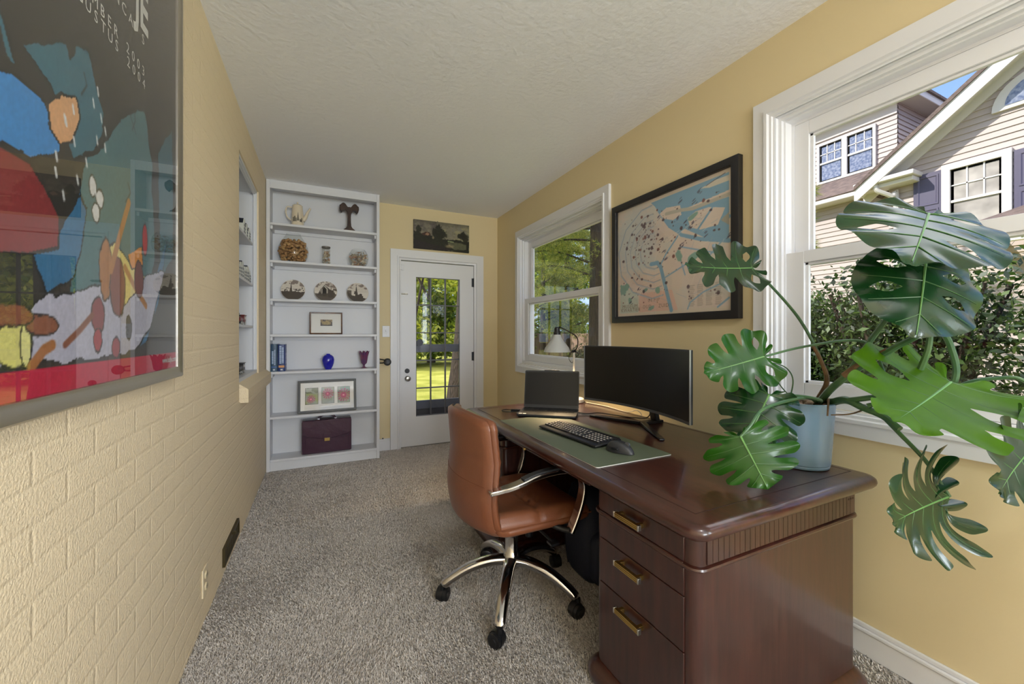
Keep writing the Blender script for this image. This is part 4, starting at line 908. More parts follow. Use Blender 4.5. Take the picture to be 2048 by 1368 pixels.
def keycap(x, y, wu, hu=1):
    q = B(); x0, x1 = x + .0012, x + wu * u_ - .0012; y0, y1 = y + .0012, y + hu * u_ * .95 - .0012
    q.loft([[KM @ Vec((a, c_, z)) for a, c_ in ((x0 + i, y0 + i), (x1 - i, y0 + i), (x1 - i, y1 - i), (x0 + i, y1 - i))] for i, z in ((0, .018), (.0008, .0225), (.002, .024))])
    k = obj('key', q, m_key, t, smooth=False)
    if wu < 3: lg = B(); cx_, cy_ = (x0 + x1) / 2, (y0 + y1) / 2; lg.box(cx_ - .0045, cx_ + .0035, cy_ - .0035, cy_ + .004, .024, .02412, KM); obj('key_legend', lg, m_legend, k, smooth=False)
for r_, row in enumerate(rows):
    x = -kw / 2 + .008; y = kd / 2 - .046 - r_ * u_ * .95 - .0
    for wu in row: keycap(x, y, wu); x += wu * u_
x2 = -kw / 2 + .008 + 15.25 * u_
for r_ in range(5):
    for k in range(6): keycap(x2 + k * u_, kd / 2 - .046 - r_ * u_ * .95, 1)
mc = Vec((1.086, 1.262, ZM)); MM = Matrix.Translation(mc) @ Matrix.Rotation(math.radians(-72), 4, 'Z')
t = thing('computer_mouse', 'dark grey wireless mouse at the right end of the green desk mat', 'mouse', tuple(mc))
def mouse_pt(a, c_):
    th = a * 2 * PI; ph = c_ * PI / 2; rx = .060 * (1 - .08 * math.sin(th)); ry = .036 * (1 + .18 * math.cos(th) * -1 + .12 * math.sin(th))
    k = math.cos(ph) ** .55 if c_ < 1 else 0; x = rx * math.cos(th) * k; y = ry * math.sin(th) * k
    return MM @ Vec((x, y, .002 + .042 * math.sin(ph) ** .9 * (1 - .30 * (x / .06 + .25) ** 2) - .06 * y * math.sin(ph)))
b = B(); b.grid(mouse_pt, 36, 12); bmesh.ops.remove_doubles(b.bm, verts=b.bm.verts, dist=1e-5); obj('shell', b, m_dark, t)
b = B().cyl(MM @ Vec((.03, -.004, .034)), MM @ Vec((.03, .004, .034)), .011, n=18); obj('scroll_wheel', b, M('steel_wheel', (150, 152, 156), .3, .9), t)
b = B().box(-.02, .012, -.042, -.034, .016, .024, MM); obj('thumb_button', b, m_black, t, bevel=.003)

# laptop
lp0, lp1 = Vec((1.013, 2.072, ZD)), Vec((1.280, 1.856, ZD)); lx = (lp1 - lp0).normalized(); lw = (lp1 - lp0).length; ly = Vec((-lx.y, lx.x, 0)); ld = .235
LM = Matrix(((lx.x, ly.x, 0, lp0.x), (lx.y, ly.y, 0, lp0.y), (0, 0, 1, ZD), (0, 0, 0, 1)))
t = thing('laptop', 'open dark laptop angled at the far left end of the desk', 'laptop', tuple(lp0))
base = obj('base', B().loft([[LM @ Vec((a, c_, z)) for a, c_ in rrect(i, lw - i, i, ld - i, .012)] for i, z in ((.006, .004), (.001, .007), (0, .014), (.001, .017))]), m_dark, t)
b = B(); 
for s in (.03, lw - .05): b.box(s, s + .02, .02, .03, 0, .004, LM); b.box(s, s + .02, ld - .03, ld - .02, 0, .004, LM)
obj('foot', b, m_black, t)
kx0, kx1 = .018, lw - .018
for r_ in range(6):
    n_ = 17 if r_ else 9
    for k in range(17):
        if r_ == 0 and 4 <= k <= 8:
            if k > 4: continue
            x0, x1 = kx0 + 4 * (kx1 - kx0) / 17, kx0 + 9 * (kx1 - kx0) / 17
        else: x0, x1 = kx0 + k * (kx1 - kx0) / 17, kx0 + (k + 1) * (kx1 - kx0) / 17
        y0 = .098 + r_ * .0185
        q = B().box(x0 + .0012, x1 - .0012, y0, y0 + .016, .017, .0185, LM); obj('key', q, m_key, t, smooth=False)
obj('touchpad', B().box(lw * .30, lw * .62, .012, .085, .0168, .0174, LM), m_black, t, smooth=False)
for k in range(2): obj('sticker', B().box(.012 + .024 * k, .030 + .024 * k, .012, .03, .017, .0174, LM), m_paper, t, smooth=False)
lt = math.radians(12); LT = LM @ Matrix.Translation((0, ld - .012, .018)) @ Matrix.Rotation(-lt, 4, 'X')
b = B().loft([[LT @ Vec((a, h_, c_)) for a, c_ in rrect(0, lw, 0, .232, .008)] for h_ in (-.003, .004)]); lid = obj('lid', b, m_dark, t)
obj('screen', B().box(.006, lw - .006, -.0036, -.003, .018, .222, LT), m_lscreen, lid, smooth=False)
obj('camera_bump', B().box(lw * .36, lw * .64, -.003, .004, .231, .237, LT), m_dark, lid, bevel=.001)
obj('hinge', B().cyl(LT @ Vec((.03, .002, -.004)), LT @ Vec((lw - .03, .002, -.004)), .006, n=12), m_black, t)

# monitor (curved)
mxe, mxc, my0, my1, mz0, mz1 = 1.402, 1.472, 1.198, 1.944, .853, 1.172
sag = mxc - mxe; ch = (my1 - my0) / 2; R = (ch * ch + sag * sag) / (2 * sag); ycm = (my0 + my1) / 2
def arc(s, h_): a = math.asin(ch / R) * s; return (mxc - R + (R + h_) * math.cos(a), ycm + (R + h_) * math.sin(a))
def curved(b, s0, s1, z0, z1, h0, h1, n=28):
    lp = []
    for i in range(n + 1):
        s = s0 + (s1 - s0) * i / n; (xa, ya), (xb, yb) = arc(s, h0), arc(s, h1)
        lp.append([Vec((xa, ya, z0)), Vec((xb, yb, z0)), Vec((xb, yb, z1)), Vec((xa, ya, z1))])
    return b.loft(lp)
t = thing('curved_monitor', 'wide curved black computer monitor on a forked stand', 'monitor', (1.47, ycm, ZD))
obj('housing', curved(B(), -1, 1, mz0, mz1, 0, .016), m_dark, t, bevel=.002)
obj('screen', curved(B(), -.985, .985, mz0 + .014, mz1 - .007, -.0008, .001), m_screen, t)
obj('lower_bezel', curved(B(), -1, 1, mz0, mz0 + .012, -.002, .002), M('bezel_grey', (70, 72, 78), .35), t)
b = B(); curved(b, -.6, .6, mz0 + .05, mz1 - .05, .015, .045); obj('rear_shell', b, m_dark, t, bevel=.01)
m_silver = M('silver_side', (176, 176, 178), .3, .7); b = B(); (xa, ya) = arc(-1.002, .0); b.box(xa - .002, xa + .015, ya - .002, ya + .001, mz0, mz1); (xa, ya) = arc(1.002, .0); b.box(xa - .002, xa + .015, ya - .001, ya + .002, mz0, mz1); obj('side_trim', b, m_silver, t)
jn = Vec((1.53, 1.605, ZD))
b = B(); 
for q in ((1.375, 1.322), (1.405, 1.892)):
    b.loft([[Vec((x + n_.x * a, y + n_.y * a, z)) for a, z in ((-w_, ZD), (w_, ZD), (w_, ZD + h_), (-w_, ZD + h_))] for x, y, w_, h_, n_ in ((q[0], q[1], .012, .010, (jn - Vec((*q, 0))).cross(Vec((0, 0, 1))).normalized()), (jn.x, jn.y, .016, .016, (jn - Vec((*q, 0))).cross(Vec((0, 0, 1))).normalized()))])
b.box(1.515, 1.66, 1.585, 1.625, ZD, ZD + .016)
obj('forked_base', b, M('dark_metal_stand', (40, 37, 38), .3, .6), t, bevel=.003)
obj('neck', B().loft([[Vec((x + a, 1.605 + c_, z)) for a, c_ in ((-.014, -.022), (.014, -.022), (.014, .022), (-.014, .022))] for x, z in ((1.62, ZD + .014), (1.60, .86), (1.575, 1.0))]), M('stand_neck', (34, 34, 36), .3, .4), t, bevel=.004)
obj('mount', B().box(1.51, 1.60, 1.55, 1.66, .96, 1.06), m_dark, t, bevel=.01)

# desk lamp
lb = Vec((1.605, 2.352, ZD))
t = thing('desk_lamp', 'white desk lamp with grey bell shade standing behind the laptop', 'lamp', tuple(lb))
obj('base', B().lathe([(.066, 0), (.070, .003), (.070, .022), (.064, .028), (.012, .031)], lb, 36), m_lampw, t)
obj('pole', B().cyl(lb + Vec((0, 0, .028)), lb + Vec((0, 0, .355)), .0075, n=14), m_lampw, t)
hd = W(1114, 690, 2.62); jt = lb + Vec((0, 0, .36))
sh = obj('shade', B().lathe([(.088, -.046), (.086, -.040), (.078, -.018), (.055, .012), (.034, .04), (.026, .062), (.022, .072), (.0215, .070), (.025, .06), (.033, .038), (.053, .010), (.076, -.02), (.084, -.04), (.086, -.046)], hd, 36, cap=False), m_shade, t)
obj('socket_cap', B().lathe([(.024, .068), (.024, .082), (.018, .09), (.018, .112), (.012, .118)], hd, 20), m_black, t)
obj('bulb', B().sphere(hd + Vec((0, 0, .005)), .024, 16, 10, sz=1.2), emit('warm_bulb', (255, 214, 150), 6), t)
obj('arm', B().tube(ctrom([jt, jt + Vec((.012, -.025, .03)), jt + Vec((.0, -.03, .10)), hd + Vec((.035, -.01, .11)), hd + Vec((.014, 0, .115)), hd + Vec((0, 0, .10))], 6), .004, 8), m_black, t)
b = B().cyl(jt + Vec((-.014, 0, -.004)), jt + Vec((.014, 0, -.004)), .010, n=14); b.tube(ctrom([jt + Vec((0, -.005, 0)), jt + Vec((.02, -.035, -.02)), jt + Vec((0, -.02, -.045))], 5), .0025, 6); obj('joint', b, m_black, t)
obj('lamp_cord', B().tube(ctrom([jt + Vec((-.01, .01, .0)), jt + Vec((-.02, .035, -.05)), jt + Vec((-.005, .02, -.085)), jt + Vec((.004, .006, -.06))], 6), .002, 6), m_cable, t)

# cables on the desk
tag(obj('power_adapter_plug', B().box(-.03, .03, -.008, .008, .002, .016, LM @ Matrix.Translation((-.035, .14, 0))), m_black, bevel=.003), 'small black plug beside the left edge of the laptop', 'plug')
q0 = LM @ Vec((-.065, .14, .01))
tag(obj('looped_cable', B().tube(ctrom([q0, q0 + Vec((-.02, .03, 0)), q0 + Vec((-.045, .035, -.004)), q0 + Vec((-.05, .0, -.005)), q0 + Vec((-.02, -.025, -.005)), q0 + Vec((.03, -.03, -.005))], 7), .0028, 8), m_cable), 'thin dark cable looping beside the left edge of the laptop', 'cable')
e0 = LM @ Vec((lw + .002, .15, .010))
tag(obj('display_cable', B().tube(ctrom([e0, e0 + Vec((.05, -.03, -.004)), Vec((1.50, 1.93, ZD + .006)), Vec((1.55, 1.84, ZD + .004)), Vec((1.60, 1.74, ZD + .004)), Vec((1.62, 1.65, ZD + .03)), Vec((1.60, 1.62, .92))], 8), .003, 8), m_cable), 'black cable running from the laptop across the desk to behind the monitor', 'cable')
tag(obj('white_cable', B().tube(ctrom([Vec((1.66, 2.29, ZD + .003)), Vec((1.69, 2.1, ZD + .003)), Vec((1.68, 1.9, ZD + .003)), Vec((1.70, 1.82, ZD + .02)), Vec((1.73, 1.81, ZD - .05)), Vec((1.75, 1.82, .5))], 8), .0022, 8), m_cablew), 'thin white cord from the lamp base along the back edge of the desk', 'cable')

# backpack under the desk
bc = Vec((1.29, 1.62, 0))
t = thing('backpack', 'dark navy backpack standing on the carpet under the desk', 'backpack', tuple(bc))
def rbox(c, sx, sy, sz, e=.5):
    q = B(); q.sphere((0, 0, 0), 1, 24, 16)
    for v in q.bm.verts:
        for i, s in enumerate((sx, sy, sz)): v.co[i] = math.copysign(abs(v.co[i]) ** e, v.co[i]) * s
        v.co += Vec(c)
    return q
obj('body', rbox(bc + Vec((0, .05, .235)), .15, .12, .235, .45), m_navy, t)
obj('front_pocket', rbox(bc + Vec((-.02, -.075, .16)), .115, .045, .13, .5), m_navy, t)
obj('top_handle', B().tube(ctrom([bc + Vec((-.04, .07, .46)), bc + Vec((-.03, .07, .495)), bc + Vec((.03, .07, .495)), bc + Vec((.04, .07, .46))], 5), .009, 8), m_navy, t)
for s in (-1, 1): obj('strap', B().band(ctrom([bc + Vec((s * .07, .15, .45)), bc + Vec((s * .09, .185, .32)), bc + Vec((s * .1, .17, .15)), bc + Vec((s * .11, .13, .05))], 5), (1, 0, 0), .045, .012), m_navy, t)

# ================================================================== OFFICE CHAIR
hub = Vec((.815, 1.716, 0))
tc = thing('office_chair', 'tan leather swivel office chair with polished metal arms at the desk', 'office chair', tuple(hub))
obj('hub', B().lathe([(.036, .135), (.040, .15), (.040, .19), (.034, .205), (.031, .21), (.031, .285), (.026, .29)], hub, 32), m_chrome, tc)
obj('gas_lift', B().lathe([(.026, .285), (.040, .288), (.046, .33), (.05, .36)], hub, 24), m_black, tc)
for k in range(5):
    a = math.radians(20 + 72 * k); d = Vec((math.cos(a), math.sin(a), 0)); s_ = Vec((-d.y, d.x, 0))
    pth = ctrom([hub + d * .02 + Vec((0, 0, .168)), hub + d * .10 + Vec((0, 0, .172)), hub + d * .20 + Vec((0, 0, .148)), hub + d * .285 + Vec((0, 0, .103)), hub + d * .322 + Vec((0, 0, .074))], 5)
    b = B(); m_ = len(pth); lp = []
    for i, p_ in enumerate(pth):
        tt = (pth[min(i + 1, m_ - 1)] - pth[max(0, i - 1)]).normalized(); nn = s_.cross(tt) * -1; w_ = .030 - .008 * i / m_; h_ = .024 - .007 * i / m_
        if i == m_ - 1: w_ *= .75; h_ *= .75
        lp.append([p_ + s_ * (w_ * math.copysign(abs(math.cos(x)) ** .8, math.cos(x))) + nn * (h_ * math.copysign(abs(math.sin(x)) ** .8, math.sin(x))) for x in np.linspace(0, 2 * PI, 17)[:-1]])
    b.loft(lp); leg = obj('leg', b, m_chrome, tc, ang=1.0)
    cc = hub + d * .328; sw = Vec((math.cos(a + 1.1), math.sin(a + 1.1), 0)); ax = Vec((-sw.y, sw.x, 0)); q = B()
    q.cyl(cc + Vec((0, 0, .05)), cc + Vec((0, 0, .078)), .010, n=12)
    wc = cc - sw * .012 + Vec((0, 0, .030))
    for s in (-1, 1):
        q.tube([wc + ax * s * .007, wc + ax * s * .009, wc + ax * s * .024, wc + ax * s * .027], [.024, .0295, .0295, .022], 22)
        q.tube([wc + ax * s * .026, wc + ax * s * .0295], [.016, .015], 18)
    q.tube([wc - ax * .009, wc + ax * .009], [.033, .033], 20)
    obj('caster', q, m_black, leg)
b = B().box(hub.x - .11, hub.x + .12, hub.y - .055, hub.y + .055, .35, .395); b.box(hub.x - .16, hub.x + .16, hub.y - .03, hub.y + .03, .385, .41); obj('tilt_mechanism', b, m_black, tc, bevel=.008)
b = B().tube([hub + Vec((.05, -.05, .375)), hub + Vec((.06, -.17, .365)), hub + Vec((.075, -.25, .35))], .006, 8); b.box(hub.x + .055, hub.x + .095, hub.y - .275, hub.y - .235, .343, .352); obj('height_lever', b, m_black, tc)
b = B().cyl(hub + Vec((.11, .03, .35)), hub + Vec((.11, .03, .24)), .022, .018); obj('tension_knob', b, m_black, tc)
# seat: two-part upholstered cushion over a shell
def seatpt(a, c_, top, infl):
    x = .615 + .488 * c_; hw = .245 * (1 - .10 * max(0, c_ - .75) * 4 * .25) * (.93 + .07 * math.sin(min(1, c_ * 1.6) * PI / 2)); y = hub.y + hw * (2 * a - 1)
    e = min(a, 1 - a, c_ * 1.05, (1 - c_) * 1.05); rnd = min(1, e / .10); rr_ = math.sqrt(max(0, 1 - (1 - rnd) ** 2))
    wf = .018 * max(0, c_ - .72) / .28; dish = .012 * (1 - (2 * a - 1) ** 2)
    pleat = .014 * math.exp(-((c_ - .46) / .022) ** 2)
    wr = .0022 * math.sin(a * 46 + 3 * math.sin(c_ * 17)) * math.exp(-((c_ - .46) / .12) ** 2)
    return Vec((x, y, (top - dish - pleat + wr - wf) * 1 - infl * (1 - rr_)))
def closedpad(top, infl, zb):
    q = B(); n1, n2 = 36, 36; R_ = q.grid(lambda a, c_: seatpt(a, c_, top, infl), n1, n2)
    per = [R_[0][i] for i in range(n1 + 1)] + [R_[j][n1] for j in range(1, n2 + 1)] + [R_[n2][i] for i in range(n1 - 1, -1, -1)] + [R_[j][0] for j in range(n2 - 1, 0, -1)]
    low = [q.v(Vec((v.co.x, v.co.y, zb))) for v in per]; n = len(per)
    for i in range(n): q.f([per[i], per[(i + 1) % n], low[(i + 1) % n], low[i]])
    q.f(low); return q
obj('seat_cushion', closedpad(.492, .045, .436), m_leather, tc, ang=1.2)
def shell(b, x0, x1, hw, z0, z1, r):
    b.loft([rr2(x0 + i, x1 - i, hub.y - hw + i, hub.y + hw - i, r, z, 8) for i, z in ((.05, z0), (.015, z0 + .008), (0, z0 + .022), (0, z1 - .004), (.006, z1))]); return b
obj('seat_shell', shell(B(), .625, 1.115, .250, .395, .438, .07), m_leather, tc, ang=1.)
# back
def backpt(a, h_, off):
    s = 2 * a - 1
    zz = .388 + .520 * h_
    hw = .254 * (.94 + .06 * math.sin(min(1, h_ / .45) * PI / 2)) - .004 * max(0, h_ - .5) * 2
    rt = .07
    if h_ > 1 - rt: hw -= .035 * (1 - math.sqrt(max(0, 1 - ((h_ - (1 - rt)) / rt) ** 2)))
    if h_ < .14: hw -= .055 * (1 - math.sqrt(max(0, 1 - ((.14 - h_) / .14) ** 2)))
    prof = .560 - .030 * math.sin(min(1, h_ / .34) * PI / 2) + .018 * max(0, (h_ - .34) / .3) * (1 if h_ < .64 else 1) - .035 * max(0, h_ - .64) ** 1.0 / .36 * 1.0
    prof += .05 * (max(0, .12 - h_) / .12) ** 2
    x = prof + .075 * s * s * (1 - .25 * h_)
    zz -= .010 * s * s * h_ * h_ * 2 - .002
    return Vec((x + off, hub.y + hw * s, zz))
def backslab(o0, o1, ins, nw=30, nh=34, puff=.0, wr=0):
    q = B()
    def mpz(a, h_): return ins + a * (1 - 2 * ins), ins + h_ * (1 - 2 * ins)
    def fr(a, h_):
        a2, h2 = mpz(a, h_); e = min(1, min(a, 1 - a, h_, 1 - h_) / .10); k = math.sqrt(max(0, 1 - (1 - e) ** 2))
        w_ = wr * math.sin(h_ * 70 + 2 * math.sin(a * 9)) * math.exp(-((min(a, 1 - a) - .07) / .05) ** 2)
        return backpt(a2, h2, o1 + puff * k + w_)
    def bk(a, h_): a2, h2 = mpz(a, h_); e = min(1, min(a, 1 - a, h_, 1 - h_) / .05); return backpt(a2, h2, o0 + .014 * (1 - math.sqrt(max(0, 1 - (1 - e) ** 2))))
    F = q.grid(fr, nw, nh); G = q.grid(bk, nw, nh)
    def per(R_): return [R_[0][i] for i in range(nw + 1)] + [R_[j][nw] for j in range(1, nh + 1)] + [R_[nh][i] for i in range(nw - 1, -1, -1)] + [R_[j][0] for j in range(nh - 1, 0, -1)]
    p0, p1 = per(F), per(G); n = len(p0)
    for i in range(n): q.f([p0[i], p0[(i + 1) % n], p1[(i + 1) % n], p1[i]])
    return q
bs = obj('back_shell', backslab(-.012, .006, 0), m_leather, tc, ang=1.1)
obj('back_cushion', backslab(.012, .034, .006, puff=.028, wr=.0026), m_leather, tc, ang=1.2)
obj('seam', B().tube([backpt(a, .46, -.0125) for a in np.linspace(.03, .97, 24)], .0011, 6), M('leather_seam', (112, 60, 34), .5), bs)
for s in (-1, 1):
    y = hub.y + s * .286; k = Vec((0, s * .004, 0))
    pth = ctrom([(.592, y - s * .024, .612), (.64, y - s * .016, .618), (.70, y, .634), (.79, y, .656), (.88, y, .664), (.95, y, .658), (1.0, y, .632), (1.022, y, .585), (1.012, y, .52), (.985, y, .45), (.955, y, .392)], 6)
    ws = [.040 if i < 8 else .046 for i in range(len(pth))]
    arm = obj('armrest', B().band(pth, (0, 1, 0), ws, .018), m_chrome, tc, bevel=.004, ang=1.)
    off = [p_ + Vec((0, 0, .0115)) for p_ in pth[14:34]]
    obj('arm_pad', B().band(off, (0, 1, 0), .034, .010), m_dark, arm, bevel=.003)
    obj('arm_mount', B().tube(ctrom([(.955, y, .40), (.93, y - s * .03, .40), (.90, y - s * .06, .412)], 4), .012, 10), m_black, arm)

# ================================================================== MONSTERA
pc = Vec((1.595, .868, TZ + .0005))
tpot = thing('potted_monstera', 'monstera plant with split leaves in a blue-grey pot on the desk end', 'plant', tuple(pc))
obj('pot', B().lathe([(.074, 0), (.084, .002), (.086, .008), (.084, .012), (.088, .016), (.101, .225), (.103, .232), (.1, .235), (.095, .232), (.092, .20), (.001, .20)], pc, 48), m_pot, tpot)
b = B(); b.grid(lambda a, r_: pc + Vec((r_ * .0935 * math.cos(a * 2 * PI), r_ * .0935 * math.sin(a * 2 * PI), .215 + .010 * math.sin(a * 31 + r_ * 17) * (1 - r_) + .012 * (1 - r_ * r_))), 40, 10); obj('soil', b, m_soil, tpot)
b = B()
for k in range(34):
    a, r_ = random.random() * 6.28, .085 * math.sqrt(random.random()); b.sphere(pc + Vec((r_ * math.cos(a), r_ * math.sin(a), .228)), random.uniform(.006, .015), 7, 5, 1.3, .8, .6, Matrix.Rotation(random.random() * 6, 3, 'Z'))
obj('bark_chips', b, M('bark_chip', (150, 128, 108), .9, island=[(86, 62, 46), (190, 170, 150)]), tpot)
OUT = [(.04, -.03), (.16, -.16), (.42, -.22), (.72, -.14), (.94, .06), (1.0, .30), (.93, .55), (.74, .76), (.42, .91), (.16, .98), (0, 1.04)]
outc = ctrom([Vec((x, y, 0)) for x, y in OUT], 10)
def outp(t): f = t * (len(outc) - 1); i = min(int(f), len(outc) - 2); return outc[i].lerp(outc[i + 1], f - i)
def leaf(base, tip, side, wl, wr, mat, lobes=6, start=.42, gap=.34, droop=.25, curl=.12, holes=(), fold=.0, seed=0, ripple=.012, sweep=.10, slits=None):
    base, tip, side = Vec(base), Vec(tip), Vec(side); rnd = random.Random(seed)
    Yv = tip - base; Ln = Yv.length; Yv.normalize(); Xv = side - base; Xv = (Xv - Yv * Xv.dot(Yv)).normalized(); Zv = Xv.cross(Yv)
    def place(x, y, z): return base + Xv * x + Yv * y + Zv * z
    def surf(sgn, t, v):
        o = outp(t); my = max(0., (t - .30) / .70) ** 1.05 * .985; w_ = wl if sgn < 0 else wr
        x = o.x * v * w_; y = (my + (o.y - my) * v + sweep * math.sin(PI * v) * (1 - t) * .4) * Ln
        y = y - .03 * Ln * (1 - v) * (1 if t < .3 else 0) * 0
        q = x / max(w_, 1e-6)
        z = fold * abs(x) - droop * w_ * q * q - curl * Ln * (y / Ln) ** 2 + ripple * math.sin(t * 2 * PI * lobes) * v * v
        return place(sgn * x, y, z)
    b = B()
    for sgn in (-1, 1):
        ts = [0.0] + [.20 + .72 * (k / (lobes - 1)) + rnd.uniform(-.012, .012) for k in range(lobes - 1)] + [1.0]
        kinds = [None] + [('hole' if k in holes else 'slit', start + rnd.uniform(-.08, .10), gap * rnd.uniform(.7, 1.25)) for k in range(lobes - 1)] + [None]
        if slits is not None:
            for k in range(1, lobes):
                if not slits(sgn, k): kinds[k] = None
        for k in range(lobes):
            ta, tb = ts[k], ts[k + 1]; wd = tb - ta
            def shr(kd, v):
                if kd is None: return 0
                ty, s0, g_ = kd
                if ty == 'hole': return .22 * math.sin(PI * min(1, max(0, (v - .30) / .45))) if .30 < v < .75 else 0
                x = max(0, (v - s0) / (1 - s0)); return g_ * (min(1, x * 5) * .55 + .45 * x) * .5 * (1 + .9 * max(0, (v - .86) / .14) ** 2)
            nv, nu = 18, 5; R_ = []
            for j in range(nv + 1):
                v = j / nv; g0, g1 = shr(kinds[k], v), shr(kinds[k + 1], v)
                R_.append([b.v(surf(sgn, ta + wd * (g0 + (1 - g0 - g1) * i / nu), max(v, .004) * (1 - .05 * (abs(2 * i / nu - 1) ** 2) * (v ** 6)))) for i in range(nu + 1)])
            for j in range(nv):
                for i in range(nu): b.f([R_[j][i], R_[j][i + 1], R_[j + 1][i + 1], R_[j + 1][i]])
    bmesh.ops.remove_doubles(b.bm, verts=b.bm.verts, dist=.0006)
    o = obj('leaf', b, mat, tpot, ang=3., subsurf=1)
    vb = B()
    for sgn in (-1, 1):
        for k in range(lobes):
            tc_ = .12 + .80 * (k + .35) / lobes
            vb.tube([surf(sgn, tc_, v) + Zv * .0009 for v in np.linspace(.02, .90, 8)], [.0016 - .0011 * i / 7 for i in range(8)], 5)
    obj('veins', vb, m_vein, o)
    mid = [place(0, y * Ln, -curl * Ln * y * y + .0012) for y in np.linspace(0, .99, 12)]
    obj('midrib', B().tube(mid, [.0034 - .0024 * i / 11 for i in range(12)], 6), m_rib, o)
    return o
def stem(pts, r0, r1, mat=None, name='petiole', n=8):
    p_ = ctrom([Vec(q) for q in pts], 8); m_ = len(p_)
    return obj(name, B().tube(p_, [r0 + (r1 - r0) * i / (m_ - 1) for i in range(m_)], n), mat or m_stem, tpot)
crown = pc + Vec((.045, -.035, .225))
# surveyed leaf positions: base, tip, one side
L1 = (W(1503, 536, 1.44), W(1372, 541, 1.50), W(1452, 612, 1.33))
L2 = (W(1529, 713, 1.40), W(1409, 748, 1.42), W(1502, 800, 1.36))
L3 = (W(1538, 790, 1.34), W(1487, 893, 1.29), W(1465, 770, 1.40))
L4 = (W(1481, 873, 1.25), W(1535, 975, 1.175), W(1420, 920, 1.26))
L5 = (W(1857, 428, 1.19), W(1833, 510, .98), W(1700, 463, 1.085))
L6 = (W(1850, 527, 1.12), W(1839, 668, 1.05), W(1725, 565, 1.12))
L7 = (W(1902, 764, 1.13), W(1778, 860, 1.02), W(2000, 850, 1.0))
L8 = (W(1899, 993, 1.10), W(1768, 1043, 1.04), W(1930, 1130, 1.06))
L9 = (W(2075, 885, 1.02), W(1975, 985, .98), W(2110, 1000, 1.0))
leaf(*L1, .15, .165, m_leaf, 6, .38, .36, .15, .10, (1,), .0, 1)
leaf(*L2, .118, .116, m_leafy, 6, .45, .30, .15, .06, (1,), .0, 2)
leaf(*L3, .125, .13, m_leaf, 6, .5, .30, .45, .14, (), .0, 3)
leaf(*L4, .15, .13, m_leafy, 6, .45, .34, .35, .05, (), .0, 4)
leaf(*L5, .195, .205, m_leaf, 6, .55, .26, .22, .05, (1, 3), .10, 5, slits=lambda s, k: k in (2, 3, 4))
leaf(*L6, .165, .155, m_leaf, 5, .60, .22, .28, .05, (1, 2), .03, 6, slits=lambda s, k: k in (2, 3))
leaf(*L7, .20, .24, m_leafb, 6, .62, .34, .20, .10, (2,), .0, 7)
leaf(*L8, .16, .155, m_leaf, 7, .32, .32, .28, .08, (), .0, 8, sweep=.75)
leaf(*L9, .14, .14, m_leaf, 6, .4, .36, .3, .1, (), .0, 9)
stem([crown, W(1652, 760, 1.42), W(1640, 715, 1.42), W(1600, 640, 1.43), W(1545, 575, 1.43), L1[0]], .0065, .004)
stem([crown + Vec((0, .004, .01)), W(1654, 762, 1.41), W(1642, 722, 1.415), W(1625, 690, 1.42)], .009, .0058, m_bark, 'sheath')
stem([W(1768, 745, 1.3), W(1752, 705, 1.32), W(1735, 686, 1.34), W(1690, 681, 1.38), W(1600, 695, 1.40), L2[0]], .0055, .004)
stem([crown, W(1640, 800, 1.36), W(1600, 792, 1.34), L3[0]], .006, .004)
stem([crown, W(1616, 795, 1.36), W(1570, 803, 1.31), W(1524, 820, 1.27), W(1500, 852, 1.25), L4[0]], .007, .0042)
stem([crown, W(1665, 775, 1.36), W(1720, 735, 1.28), W(1790, 695, 1.18), W(1850, 660, 1.10), W(1868, 610, 1.13), L6[0]], .0125, .005)
stem([W(1690, 752, 1.32), W(1712, 735, 1.29), W(1740, 718, 1.25), W(1775, 700, 1.20)], .0128, .0075, m_bark, 'sheath')
stem([W(1700, 742, 1.31), W(1735, 690, 1.28), W(1768, 645, 1.24), W(1810, 590, 1.2), W(1850, 500, 1.2), L5[0]], .009, .005)
stem([W(1822, 775, 1.2), W(1840, 740, 1.18), W(1858, 690, 1.15), W(1858, 640, 1.16), W(1852, 560, 1.16)], .0095, .006)
stem([crown + Vec((.01, -.01, .01)), W(1700, 800, 1.32), W(1800, 790, 1.22), W(1880, 800, 1.18), W(1912, 750, 1.16), W(1900, 690, 1.15), W(1880, 655, 1.14)], .009, .008)
stem([W(1880, 790, 1.18), W(1900, 775, 1.15), L7[0]], .006, .004)
stem([W(1890, 790, 1.18), W(1935, 766, 1.14), W(1990, 757, 1.10), W(2045, 760, 1.06), W(2090, 810, 1.03), L9[0]], .006, .004)
stem([crown + Vec((.01, -.02, .0)), W(1690, 800, 1.34), W(1725, 815, 1.29), W(1765, 832, 1.24), W(1800, 858, 1.19)], .014, .009)
stem([W(1765, 832, 1.24), W(1800, 868, 1.19), W(1850, 920, 1.14), W(1880, 965, 1.11), L8[0]], .0065, .0045)
stem([W(1735, 812, 1.27), W(1760, 806, 1.25), W(1790, 800, 1.22)], .008, .003, m_stem, 'young_shoot')
stem([crown + Vec((0, -.03, .01)), W(1657, 800, 1.33), W(1655, 832, 1.32)], .004, .0025, m_bark, 'aerial_root', 6)
stem([W(1732, 818, 1.29), W(1700, 828, 1.31), W(1662, 830, 1.33)], .003, .002, m_bark, 'aerial_root', 6)
stem([pc + Vec((-.02, .03, .225)), W(1586, 762, 1.5), W(1575, 738, 1.5), W(1552, 727, 1.5), W(1536, 728, 1.48)], .0028, .0018, m_stem, 'aerial_root', 6)
stem([pc + Vec((-.03, .0, .228)), W(1560, 770, 1.42), W(1555, 750, 1.42), W(1560, 742, 1.42)], .0022, .0012, m_stem, 'aerial_root', 6)
